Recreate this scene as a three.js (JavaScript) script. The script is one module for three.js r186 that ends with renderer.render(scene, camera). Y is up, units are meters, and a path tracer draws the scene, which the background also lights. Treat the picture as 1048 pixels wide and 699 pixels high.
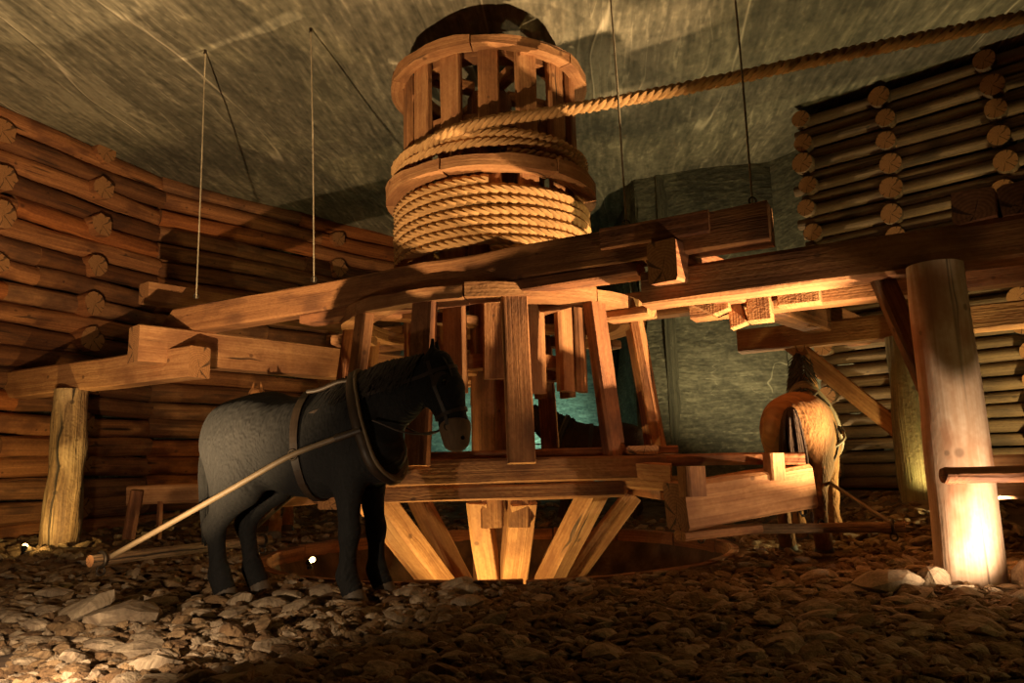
import * as THREE from 'three';
import { mergeGeometries } from 'three/addons/utils/BufferGeometryUtils.js';

// ------------------------------------------------------------------ camera, lights, exposure
const scene = new THREE.Scene();
scene.background = new THREE.Color(0x000000);
const camera = new THREE.PerspectiveCamera(2 * Math.atan(349.5 / 760) * 180 / Math.PI, 1048 / 699, 0.05, 100);
camera.position.set(0, 0.9, 0);
camera.rotation.order = 'YXZ';
camera.rotation.set(9.5 * Math.PI / 180, 0, -1.5 * Math.PI / 180);
const renderer = new THREE.WebGLRenderer({ antialias: true });
renderer.toneMapping = THREE.LinearToneMapping;
renderer.toneMappingExposure = 1.0;
renderer.shadowMap.enabled = true;

const WARM = new THREE.Color(1.0, 0.685, 0.35), AMBER = new THREE.Color(1.0, 0.69, 0.24), ROSE = new THREE.Color(1.0, 0.73, 0.46), TEAL = new THREE.Color(0.45, 1.0, 0.85);
// name, label, position, aim, colour, candela, cone, size of the fitting
const LAMPS = [
  ['flood_lamp', 'small black flood lamp on the rubble beside the camera, aimed at the log wall', [-2.74, 0.07, -3.92], [-3.4, 5.4, -8.2], WARM, 135, 0.82, 0.045],
  ['ground_flood_lamp', 'small flood lamp beside the camera lighting the pale stones', [-2.2, 0.34, -2.7], [-2.3, 0.0, -4.4], ROSE, 13, 0.95, 0.04],
  ['ground_spot_lamp', 'small glowing lamp on the ground at the foot of the bark-covered post', [-5.34, 0.16, -8.28], [-5.62, 0.8, -9.2], AMBER, 11, 0.9, 0.03],
  ['pit_lamp', 'small lamp glowing inside the pit by the black horse', [-2.15, -0.02, -7.95], [-0.4, 1.0, -8.2], AMBER, 4, 1.2, 0.03],
  ['pit_uplight', 'uplight in the pit in front of the axle braces', [-0.45, -0.85, -6.75], [-0.2, 2.2, -8.0], AMBER, 14, 1.15, 0.06],
  ['pit_uplight', 'uplight in the pit behind the axle', [-0.4, -0.85, -9.9], [-0.4, 2.4, -8.6], AMBER, 20, 1.15, 0.06],
  ['post_spot_lamp', 'spot lamp beside the big rock, aimed up the pale post', [3.0, 0.14, -4.45], [2.6, 0.95, -5.4], ROSE, 10.5, 0.95, 0.04],
  ['drum_flood_lamp', 'flood lamp hidden behind the foot of the pale post, aimed at the rope drum', [3.86, 0.14, -5.68], [0.2, 4.25, -7.4], WARM, 240, 0.55, 0.05],
  ['far_spot_lamp', 'spot lamp at the foot of the mossy far post', [4.4, 0.45, -7.88], [4.36, 1.6, -8.15], new THREE.Color(1.0, 0.8, 0.3), 4, 1.25, 0.04],
  ['horse_spot_lamp', 'spot lamp behind the pale post, aimed at the bay horse', [4.98, 0.55, -7.45], [3.3, 1.0, -7.7], new THREE.Color(1.0, 0.8, 0.32), 46, 0.6, 0.04],
  ['crib_spot_lamp', 'spot lamp at the foot of the log crib beyond the pale post', [5.75, 0.5, -7.3], [5.7, 2.6, -9.2], new THREE.Color(1.0, 0.8, 0.34), 22, 0.9, 0.04],
  ['crib_uplight', 'uplight between the bay horse and the log crib', [3.0, 0.3, -11.1], [4.1, 4.4, -11.2], new THREE.Color(1.0, 0.8, 0.42), 36, 1.2, 0.06],
  ['walkway_lamp', 'dim lamp on the visitor walkway behind the camera', [4.0, 1.7, -1.6], [2.6, 0.1, -4.4], AMBER, 3, 0.9, 0.06],
  ['teal_lamp', 'teal lamp in the recess behind the horse gin', [0.4, 0.5, -14.6], [0.1, 1.1, -16.8], TEAL, 45, 0.95, 0.05],
];
for (const [n, , p, t, c, i, a] of LAMPS) {
  const l = new THREE.SpotLight(c, i, 0, a, 0.6, 2);
  const dir = new THREE.Vector3(...t).sub(new THREE.Vector3(...p)).normalize();
  l.position.set(...p).addScaledVector(dir, 0.012);
  l.target.position.set(...t);
  l.castShadow = true; l.shadow.radius = 1.5; l.shadow.mapSize.set(1024, 1024); l.shadow.bias = -0.0005;
  l.name = n + '_light'; scene.add(l, l.target);
}

// ------------------------------------------------------------------ helpers
const V = (x, y, z) => new THREE.Vector3(x, y, z);
function rng(seed) { let a = seed >>> 0; return () => { a = (a + 0x6D2B79F5) | 0; let t = Math.imul(a ^ (a >>> 15), 1 | a); t = (t + Math.imul(t ^ (t >>> 7), 61 | t)) ^ t; return ((t ^ (t >>> 14)) >>> 0) / 4294967296; }; }
const R = rng(7);
const rr = (a, b) => a + (b - a) * R();
const hsh = (x, y, z) => { let h = Math.imul(x, 374761393) + Math.imul(y, 668265263) + Math.imul(z, 2147483647 ^ 0x5bd1e995); h = Math.imul(h ^ (h >>> 13), 1274126177); return ((h ^ (h >>> 16)) >>> 0) / 4294967296; };
const sm = t => t * t * (3 - 2 * t);
function noise3(x, y, z, per = 0) {
  const X = Math.floor(x), Y = Math.floor(y), Z = Math.floor(z), u = sm(x - X), v = sm(y - Y), w = sm(z - Z);
  const m = per ? (q => ((q % per) + per) % per) : (q => q);
  const h = (i, j, k) => hsh(m(X + i), m(Y + j), Z + k);
  const L = (a, b, t) => a + (b - a) * t;
  return L(L(L(h(0, 0, 0), h(1, 0, 0), u), L(h(0, 1, 0), h(1, 1, 0), u), v), L(L(h(0, 0, 1), h(1, 0, 1), u), L(h(0, 1, 1), h(1, 1, 1), u), v), w);
}
// tileable fbm on the unit square; fx, fy whole numbers
function tnoise(u, v, fx, fy, s) {
  const x = u * fx, y = v * fy, X = Math.floor(x), Y = Math.floor(y), a = sm(x - X), b = sm(y - Y);
  const h = (i, j) => hsh((X + i) % fx, (Y + j) % fy, s);
  return (h(0, 0) * (1 - a) + h(1, 0) * a) * (1 - b) + (h(0, 1) * (1 - a) + h(1, 1) * a) * b;
}
function tfbm(u, v, fx, fy, s, o) { let t = 0, a = 0.5, n = 0; for (let i = 0; i < o; i++) { t += a * tnoise(u, v, fx, fy, s + i * 17); n += a; a *= 0.5; fx *= 2; fy *= 2; } return t / n; }
function fbm3(x, y, z, o) { let t = 0, a = 0.5, n = 0; for (let i = 0; i < o; i++) { t += a * noise3(x, y, z); n += a; a *= 0.5; x *= 2.03; y *= 2.03; z *= 2.03; } return t / n; }
function tex(w, h, fn, srgb = true) {
  const d = new Uint8Array(w * h * 4);
  for (let j = 0; j < h; j++) for (let i = 0; i < w; i++) {
    const c = fn((i + 0.5) / w, (j + 0.5) / h), k = 4 * (j * w + i);
    for (let q = 0; q < 3; q++) d[k + q] = Math.max(0, Math.min(255, Array.isArray(c) ? c[q] : c));
    d[k + 3] = 255;
  }
  const t = new THREE.DataTexture(d, w, h); t.wrapS = t.wrapT = THREE.RepeatWrapping; t.magFilter = THREE.LinearFilter; t.minFilter = THREE.LinearMipmapLinearFilter; t.generateMipmaps = true;
  if (srgb) t.colorSpace = THREE.SRGBColorSpace; t.needsUpdate = true; return t;
}
const mix3 = (a, b, t) => [0, 1, 2].map(i => a[i] + (b[i] - a[i]) * t);
const cl = (x, a = 0, b = 1) => Math.max(a, Math.min(b, x));

// wood: grain runs along v; one tile = 0.8 m across, 2.4 m along
function woodMaps(seed, light, dark, stain, knots) {
  const r = rng(seed), ks = []; for (let i = 0; i < knots; i++) ks.push([r(), r(), 0.022 + 0.022 * r()]);
  const f = (u, v) => {
    let bend = 0, kn = 0;
    for (const [ku, kv, kr] of ks) {
      let du = u - ku, dv = v - kv; du -= Math.round(du); dv -= Math.round(dv);
      const q = Math.hypot(du, dv * 2.6);
      bend += Math.sign(du) * kr * Math.exp(-q * q / (kr * kr * 9)) * 0.8;
      kn = Math.max(kn, 1 - q / kr);
    }
    const g = tfbm((u + bend + 1) % 1, v, 24, 2, seed, 4), g2 = tfbm((u + bend + 1) % 1, v, 64, 3, seed + 5, 2), p = tfbm(u, v, 4, 6, seed + 9, 4), sc = tfbm(u, v, 40, 90, seed + 3, 2);
    const crack = cl((tnoise((u + bend + 1) % 1, v, 14, 2, seed + 31) - 0.86) * 12) * cl((g2 - 0.45) * 4);
    return { g, g2, p, sc, kn: cl(kn * 2.2), crack };
  };
  const N = 512;
  const map = tex(N, N, (u, v) => {
    const q = f(u, v);
    let c = mix3(dark, light, cl(0.5 + 1.9 * (q.g * 0.5 + q.g2 * 0.3 + q.sc * 0.2 - 0.5)));
    c = mix3(c, stain, cl((q.p - 0.52) * 4) * 0.6);
    c = mix3(c, dark.map(x => x * 0.7), q.kn * 0.7);
    c = mix3(c, dark.map(x => x * 0.35), q.crack * 0.85);
    return c;
  });
  const bump = tex(N, N, (u, v) => { const q = f(u, v); return 255 * cl(0.25 * q.g + 0.3 * q.g2 + 0.3 * q.p + 0.25 * q.sc - q.crack * 0.6 - q.kn * 0.1); }, false);
  return { map, bump };
}
function woodMat(name, seed, light, dark, stain, knots, bs = 0.012) {
  const w = woodMaps(seed, light, dark, stain, knots);
  const m = new THREE.MeshStandardMaterial({ map: w.map, bumpMap: w.bump, bumpScale: bs, roughness: 0.78 }); m.name = name; return m;
}
const M = {};
M.pine = woodMat('pine_timber', 11, [198, 146, 96], [142, 92, 54], [120, 74, 44], 3);
M.pine2 = woodMat('aged_pine_timber', 12, [182, 128, 80], [126, 78, 44], [92, 56, 34], 3);
M.red = woodMat('reddish_timber', 13, [172, 112, 70], [116, 70, 42], [78, 46, 30], 3, 0.014);
M.pale = woodMat('pale_debarked_wood', 14, [222, 196, 172], [186, 148, 118], [150, 92, 58], 6, 0.004);
M.log = woodMat('old_wall_log', 15, [178, 124, 80], [116, 72, 44], [80, 52, 38], 5, 0.014);
M.log2 = woodMat('brown_wall_log', 16, [196, 130, 78], [124, 74, 42], [92, 52, 32], 6, 0.014);
M.crib = woodMat('grey_crib_log', 17, [142, 112, 78], [88, 66, 46], [60, 46, 34], 4, 0.01);
M.bark = woodMat('barky_log', 18, [168, 134, 92], [86, 62, 42], [200, 170, 128], 9, 0.03);
M.mossy = woodMat('mossy_log', 19, [150, 134, 92], [84, 70, 46], [110, 104, 66], 6, 0.02);
{
  const ringf = (a, b) => tex(256, 256, (u, v) => {
    const x = u - 0.5, y = v - 0.5, d = Math.hypot(x, y) + 0.02 * tfbm(u, v, 5, 5, 3, 3), an = Math.atan2(y, x);
    const ring = 0.5 + 0.5 * Math.sin(d * 150), rad = cl((noise3(an * 6 + 20, d * 2, 4) - 0.72) * 8);
    let c = mix3(a, b, 0.35 * ring + 0.5 * tfbm(u, v, 30, 30, 8, 2)); return mix3(c, b.map(q => q * 0.4), rad * 0.7);
  });
  M.end = new THREE.MeshStandardMaterial({ map: ringf([190, 136, 86], [128, 82, 48]), roughness: 0.85 }); M.end.name = 'sawn_end_grain';
  M.endDark = new THREE.MeshStandardMaterial({ map: ringf([158, 108, 70], [96, 62, 40]), roughness: 0.9 }); M.endDark.name = 'weathered_end_grain';
}
// salt rock: pale veins run along v
{
  const rk = (seed, base, pale, darkc, fx, fy) => {
    const f = (u, v) => {
      const w = tfbm(u, v, 2, 2, seed, 3), uu = (u + 0.09 * w + 0.012 * tfbm(u, v, 9, 9, seed + 1, 3) + 1) % 1;
      const v1 = 1 - Math.abs(2 * tfbm(uu, v, fx, fy, seed + 2, 4) - 1), v2 = 1 - Math.abs(2 * tfbm(uu, v, fx * 4, fy * 2, seed + 4, 3) - 1);
      const gr = 0.45 * tfbm(u, v, 130, 100, seed + 7, 3) + 0.55 * tfbm(uu, v, 140, 26, seed + 15, 3), sh = 0.6 * tfbm(uu, v, fx * 5, fy * 5, seed + 8, 5) + 0.4 * tfbm(uu, v, fx * 22, fy * 14, seed + 12, 2), m = tfbm(u, v, 4, 4, seed + 6, 4);
      return { vein: cl((v1 - 0.975) * 50) * cl((m - 0.46) * 7) * cl((sh - 0.3) * 4) + 0.45 * cl((v2 - 0.97) * 40) * cl((m - 0.5) * 8) * cl((gr - 0.3) * 4), gr, sh, m, dk: cl((tnoise(uu, v, fx * 3, fy * 3, seed + 21) - 0.82) * 7) * cl((sh - 0.35) * 4) };
    };
    const map = tex(1024, 1024, (u, v) => { const q = f(u, v); let c = mix3(darkc, base, cl(0.5 + 1.5 * (q.gr - 0.5) + 0.9 * (q.m - 0.5) + 1.1 * (q.sh - 0.5))); c = mix3(c, darkc.map(x => x * 0.6), 0.35 * q.dk); return mix3(c, pale, cl(0.8 * q.vein + cl((q.gr - 0.64) * 5) * 0.25)); });
    const bump = tex(512, 512, (u, v) => { const q = f(u, v); return 255 * cl(0.45 * q.gr + 0.3 * q.sh + 0.25 * q.m + 0.25 * q.vein - 0.2 * q.dk); }, false);
    return { map, bump };
  };
  const a = rk(41, [156, 146, 122], [226, 210, 180], [84, 80, 66], 7, 1), b = rk(47, [128, 124, 102], [190, 184, 156], [66, 65, 54], 4, 3);
  M.ceil = new THREE.MeshStandardMaterial({ map: a.map, bumpMap: a.bump, bumpScale: 0.05, roughness: 0.8 }); M.ceil.name = 'veined_salt_rock';
  M.rock = new THREE.MeshStandardMaterial({ map: b.map, bumpMap: b.bump, bumpScale: 0.03, roughness: 0.85 }); M.rock.name = 'green_grey_salt_rock';
  const s = tex(256, 256, (u, v) => mix3([92, 74, 58], [206, 184, 152], cl(0.15 + 0.75 * tfbm(u, v, 6, 6, 71, 5) + 0.25 * (tnoise(u, v, 60, 60, 75) - 0.5))));
  const sb = tex(256, 256, (u, v) => 255 * tfbm(u, v, 10, 10, 77, 5), false);
  M.stone = new THREE.MeshStandardMaterial({ map: s, bumpMap: sb, bumpScale: 0.012, roughness: 0.9 }); M.stone.name = 'pale_rubble_stone';
  const gm = tex(512, 512, (u, v) => mix3([52, 40, 30], [128, 102, 76], cl(tfbm(u, v, 10, 10, 81, 6) * 1.4 - 0.25)));
  const gb = tex(512, 512, (u, v) => 255 * cl(tfbm(u, v, 14, 14, 83, 6)), false);
  M.soil = new THREE.MeshStandardMaterial({ map: gm, bumpMap: gb, bumpScale: 0.05, roughness: 0.95 }); M.soil.name = 'stony_soil';
}
{
  const coat = (seed, a, b) => tex(256, 256, (u, v) => mix3(a, b, cl(0.5 * tfbm(u, v, 5, 5, seed, 4) + 0.6 * tfbm(u, v, 80, 20, seed + 3, 2) - 0.1)));
  const fur = tex(256, 256, (u, v) => 255 * (0.5 * tfbm(u, v, 6, 4, 141, 4) + 0.3 * tfbm(u, v, 60, 16, 143, 2) + 0.2 * tnoise(u, v, 128, 64, 145)), false);
  const mk = (n, t, ro, b = 0) => { const m = new THREE.MeshStandardMaterial({ map: t, roughness: ro }); if (b) { m.bumpMap = fur; m.bumpScale = b; } m.name = n; return m; };
  M.coatBlack = mk('black_horse_coat', coat(91, [8, 7, 7], [27, 24, 22]), 0.88, 0.03);
  M.coatBay = mk('bay_horse_coat', coat(92, [104, 68, 34], [168, 116, 62]), 0.88, 0.03);
  M.coatDark = mk('dark_bay_horse_coat', coat(93, [48, 32, 22], [84, 56, 36]), 0.88, 0.03);
  M.coatTan = mk('tan_horse_coat', coat(94, [130, 84, 44], [176, 122, 70]), 0.88, 0.03);
  M.muzzle = mk('muzzle_hair', coat(95, [92, 70, 50], [128, 100, 72]), 0.8);
  M.hairBlack = mk('black_hair', coat(96, [40, 35, 31], [78, 68, 58]), 0.7);
  M.hairBrown = mk('brown_hair', coat(97, [46, 30, 20], [80, 54, 34]), 0.7);
  M.hoof = mk('hoof_horn', coat(98, [70, 60, 50], [110, 96, 80]), 0.6);
  M.leather = mk('worn_leather', coat(99, [40, 30, 22], [78, 60, 44]), 0.55);
  M.leatherPale = mk('pale_leather', coat(100, [92, 76, 56], [132, 112, 86]), 0.6);
  M.ropeM = mk('hemp_rope', tex(256, 256, (u, v) => mix3([132, 94, 54], [206, 160, 104], cl(0.55 * tfbm(u, v, 40, 6, 103, 3) + 0.5 * tfbm(u, v, 5, 9, 105, 3)))), 0.9);
  M.cord = mk('thin_cord', tex(64, 64, (u, v) => mix3([150, 134, 108], [198, 180, 150], tnoise(u, v, 8, 30, 107))), 0.9);
  M.iron = new THREE.MeshStandardMaterial({ color: 0x4a4036, roughness: 0.55, metalness: 0.8 }); M.iron.name = 'rusty_iron';
  M.black = new THREE.MeshStandardMaterial({ color: 0x171717, roughness: 0.5 }); M.black.name = 'black_lamp_housing';
  M.eye = new THREE.MeshStandardMaterial({ color: 0x0c0806, roughness: 0.1 }); M.eye.name = 'dark_eye';
}

const taken = {};
function numbered(n) { taken[n] = (taken[n] ?? -1) + 1; return taken[n] ? n + '_' + String(taken[n]).padStart(3, '0') : n; }
function shade(o) { o.traverse(q => { if (q.isMesh) { q.castShadow = true; q.receiveShadow = true; } }); return o; }
function thing(name, label, category, pos = [0, 0, 0], group, kind) {
  const o = new THREE.Group(); o.name = numbered(name); o.position.set(...pos); scene.add(o);
  o.userData = { label, category }; if (group) o.userData.group = group; if (kind) o.userData.kind = kind; return o;
}
// a mesh whose geometry is given in world space, put under a group that only carries a position
function part(parent, name, geo, mat, label) {
  const m = new THREE.Mesh(geo, mat); m.name = name; m.castShadow = m.receiveShadow = true;
  let p = parent, off = V(0, 0, 0); while (p && p !== scene) { off.add(p.position); p = p.parent; }
  geo.translate(-off.x, -off.y, -off.z); parent.add(m); if (label) m.userData.label = label; return m;
}
function single(name, geo, mat, label, category, group, kind) {
  geo.computeBoundingBox(); const b = geo.boundingBox.clone(), c = b.getCenter(V());
  const m = new THREE.Mesh(geo, mat); m.name = numbered(name); m.castShadow = m.receiveShadow = true;
  geo.translate(-c.x, -b.min.y, -c.z); m.position.set(c.x, b.min.y, c.z); scene.add(m);
  m.userData = { label, category }; if (group) m.userData.group = group; if (kind) m.userData.kind = kind; return m;
}
// squared timber from p0 to p1 (axis of the section); w across, h upward; chamfered, slightly uneven
function beam(p0, p1, w, h, o = {}) {
  const t = p1.clone().sub(p0), L = t.length(); t.normalize();
  let up = o.up ? o.up.clone() : (Math.abs(t.y) > 0.9 ? V(0, 0, 1) : V(0, 1, 0));
  const s = V().crossVectors(t, up).normalize(), n = V().crossVectors(s, t).normalize();
  const c = o.ch ?? 0.018, seg = o.seg ?? Math.max(2, Math.round(L / 0.35)), rough = o.rough ?? 0.008, sd = o.seed ?? R() * 900;
  const hw = w / 2, hh = h / 2, sec = [[hw - c, hh], [hw, hh - c], [hw, -hh + c], [hw - c, -hh], [-hw + c, -hh], [-hw, -hh + c], [-hw, hh - c], [-hw + c, hh]];
  const ring = [];
  for (let i = 0; i <= seg; i++) {
    const f = i / seg, k0 = o.taper ? 1 + (o.taper - 1) * f : 1, bow = (o.bow ?? 0) * Math.sin(Math.PI * f);
    ring.push(sec.map(([a, b], j) => {
      const da = rough * 2 * (noise3(sd + f * L * 1.7, j * 3.1, 1) - 0.5), db = rough * 2 * (noise3(sd + f * L * 1.7, j * 3.1, 9) - 0.5);
      let along = f * L; if (i === 0 && o.cut0) along += o.cut0 * (b / hh) * hh; if (i === seg && o.cut1) along += o.cut1 * (b / hh) * hh;
      return p0.clone().addScaledVector(t, along).addScaledVector(s, a * k0 + da).addScaledVector(n, b * k0 + db + bow);
    }));
  }
  const P = [], U = [], I = [], u0 = R(), v0 = R(); let acc = 0;
  for (let j = 0; j < 8; j++) {
    const k = (j + 1) % 8, wd = ring[0][j].distanceTo(ring[0][k]), b = P.length / 3;
    for (let i = 0; i <= seg; i++) for (const [q, du] of [[j, 0], [k, wd]]) { const p = ring[i][q]; P.push(p.x, p.y, p.z); U.push(u0 + (acc + du) / 0.8, v0 + i / seg * L / 2.4); }
    for (let i = 0; i < seg; i++) { const a = b + 2 * i; I.push(a, a + 1, a + 2, a + 1, a + 3, a + 2); }
    acc += wd;
  }
  const ns = I.length;
  for (const [rg, rev] of [[ring[0], 0], [ring[seg], 1]]) {
    const b = P.length / 3; rg.forEach((p, j) => { P.push(p.x, p.y, p.z); U.push(0.5 + sec[j][0] * 1.6, 0.5 + sec[j][1] * 1.6 + 0.12); });
    for (let j = 1; j < 7; j++) rev ? I.push(b, b + j, b + j + 1) : I.push(b, b + j + 1, b + j);
  }
  return finish(P, U, I, ns);
}
function finish(P, U, I, ns) {
  const g = new THREE.BufferGeometry();
  g.setAttribute('position', new THREE.Float32BufferAttribute(P, 3)); g.setAttribute('uv', new THREE.Float32BufferAttribute(U, 2)); g.setIndex(I);
  g.computeVertexNormals(); if (ns !== undefined) { g.addGroup(0, ns, 0); g.addGroup(ns, I.length - ns, 1); } return g;
}
// round log
function log(p0, p1, r0, r1, o = {}) {
  const t = p1.clone().sub(p0), L = t.length(); t.normalize();
  const ref = Math.abs(t.y) > 0.9 ? V(1, 0, 0) : V(0, 1, 0), s = V().crossVectors(t, ref).normalize(), n = V().crossVectors(s, t);
  const sides = o.sides ?? 12, seg = o.seg ?? Math.max(2, Math.round(L / 0.5)), wob = o.wob ?? 0.06, sd = R() * 900, fx = o.fine ?? 1.4, bendA = (o.bend ?? 0.02), be = R() * 6.28;
  const P = [], U = [], I = [], u0 = R(), v0 = R(), circ = Math.max(1, Math.round(2 * Math.PI * r0 / 0.8 * 2) / 2);
  const pt = (i, j) => {
    const f = i / seg, a = j / sides * 2 * Math.PI, r = (o.crack && Math.abs(j - o.crack - 2 * Math.sin(f * 5)) < 0.6 ? 0.8 : 1) * (r0 + (r1 - r0) * f) * (1 + wob * 2 * (noise3(sd + Math.cos(a) * fx, Math.sin(a) * fx, f * L * 1.3 * fx) - 0.5));
    return p0.clone().addScaledVector(t, f * L).addScaledVector(s, Math.cos(a) * r + bendA * Math.sin(f * L * 1.6 + be)).addScaledVector(n, Math.sin(a) * r + bendA * Math.cos(f * L * 1.3 + be));
  };
  for (let i = 0; i <= seg; i++) for (let j = 0; j <= sides; j++) { const p = pt(i, j % sides); P.push(p.x, p.y, p.z); U.push(u0 + j / sides * circ, v0 + i / seg * L / 2.4); }
  for (let i = 0; i < seg; i++) for (let j = 0; j < sides; j++) { const a = i * (sides + 1) + j, b = a + sides + 1; I.push(a, b, a + 1, a + 1, b, b + 1); }
  const ns = I.length;
  for (const [i, rev] of [[0, 0], [seg, 1]]) {
    const b = P.length / 3; for (let j = 0; j < sides; j++) { const p = pt(i, j), a = j / sides * 2 * Math.PI; P.push(p.x, p.y, p.z); U.push(0.5 + 0.48 * Math.cos(a), 0.5 + 0.48 * Math.sin(a)); }
    for (let j = 1; j < sides - 1; j++) rev ? I.push(b, b + j + 1, b + j) : I.push(b, b + j, b + j + 1);
  }
  const g = finish(P, U, I, ns);
  // close the normal seam
  const N = g.attributes.normal; for (let i = 0; i <= seg; i++) { const a = i * (sides + 1), b = a + sides, v = V(N.getX(a) + N.getX(b), N.getY(a) + N.getY(b), N.getZ(a) + N.getZ(b)).normalize(); N.setXYZ(a, v.x, v.y, v.z); N.setXYZ(b, v.x, v.y, v.z); }
  return g;
}
function tube(pts, r, sides = 6, seg, closed = false) {
  const c = new THREE.CatmullRomCurve3(pts, closed, 'centripetal'), L = c.getLength(), n = seg ?? Math.max(4, Math.round(pts.length * 6));
  const g = new THREE.TubeGeometry(c, n, typeof r === 'number' ? r : r[0], sides, closed);
  const uv = g.attributes.uv; for (let i = 0; i < uv.count; i++) uv.setXY(i, uv.getY(i) * 0.5, uv.getX(i) * L);
  if (typeof r !== 'number') { // taper
    const P = g.attributes.position; for (let i = 0; i <= n; i++) { const q = c.getPointAt(i / n), k = (r[0] + (r[1] - r[0]) * i / n) / r[0]; for (let j = 0; j <= sides; j++) { const a = i * (sides + 1) + j; P.setXYZ(a, q.x + (P.getX(a) - q.x) * k, q.y + (P.getY(a) - q.y) * k, q.z + (P.getZ(a) - q.z) * k); } }
  }
  return g;
}
// flat strap following points; nrm(p) gives the outward direction
function strap(pts, w, th, nrm, closed = false) {
  const P = [], U = [], I = [], n = pts.length; let L = 0;
  for (let i = 0; i < n; i++) {
    const a = pts[closed ? (i + n - 1) % n : Math.max(0, i - 1)], b = pts[closed ? (i + 1) % n : Math.min(n - 1, i + 1)];
    const t = b.clone().sub(a).normalize(), o = nrm(pts[i], i).clone().normalize(), s = V().crossVectors(t, o).normalize();
    if (i) L += pts[i].distanceTo(pts[i - 1]);
    for (const [x, y] of [[-1, 0], [-1, 1], [1, 1], [1, 0]]) { const q = pts[i].clone().addScaledVector(s, x * w / 2).addScaledVector(o, y * th); P.push(q.x, q.y, q.z); U.push(x * 0.05, L); }
  }
  const m = closed ? n : n - 1;
  for (let i = 0; i < m; i++) for (let j = 0; j < 4; j++) { const a = i * 4 + j, b = i * 4 + (j + 1) % 4, c = ((i + 1) % n) * 4 + j, d = ((i + 1) % n) * 4 + (j + 1) % 4; I.push(a, b, c, b, d, c); }
  if (!closed) { I.push(0, 2, 1, 0, 3, 2); const e = (n - 1) * 4; I.push(e, e + 1, e + 2, e, e + 2, e + 3); }
  const g = finish(P, U, I).toNonIndexed(); g.computeVertexNormals(); return g;
}
// curved felloe: arc block between two radii
function arcBlock(cx, cz, r0, r1, y0, y1, a0, a1, n = 6, rough = 0.008) {
  const P = [], U = [], I = [], sd = R() * 900, u0 = R(), v0 = R(), cs = [[r0, y0], [r1, y0], [r1, y1], [r0, y1]];
  const pt = (i, j) => { const a = a0 + (a1 - a0) * i / n, [r, y] = cs[j], e = rough * 2 * (noise3(sd + i * 0.7, j * 5, 2) - 0.5); return V(cx + (r + e) * Math.sin(a), y + e, cz + (r + e) * Math.cos(a)); };
  for (let j = 0; j < 4; j++) {
    const k = (j + 1) % 4, b = P.length / 3, wd = Math.hypot(cs[j][0] - cs[k][0], cs[j][1] - cs[k][1]);
    for (let i = 0; i <= n; i++) for (const [q, du] of [[j, 0], [k, wd]]) { const p = pt(i, q); P.push(p.x, p.y, p.z); U.push(u0 + (j * 0.3 + du) / 0.8, v0 + i / n * (a1 - a0) * r1 / 2.4); }
    for (let i = 0; i < n; i++) { const a = b + 2 * i; I.push(a, a + 2, a + 1, a + 1, a + 2, a + 3); }
  }
  const ns = I.length;
  for (const [i, rev] of [[0, 0], [n, 1]]) { const b = P.length / 3; for (let j = 0; j < 4; j++) { const p = pt(i, j); P.push(p.x, p.y, p.z); U.push(0.3 + (cs[j][0] - r0), 0.3 + (cs[j][1] - y0)); } rev ? I.push(b, b + 2, b + 1, b, b + 3, b + 2) : I.push(b, b + 1, b + 2, b, b + 2, b + 3); }
  return finish(P, U, I, ns);
}

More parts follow.
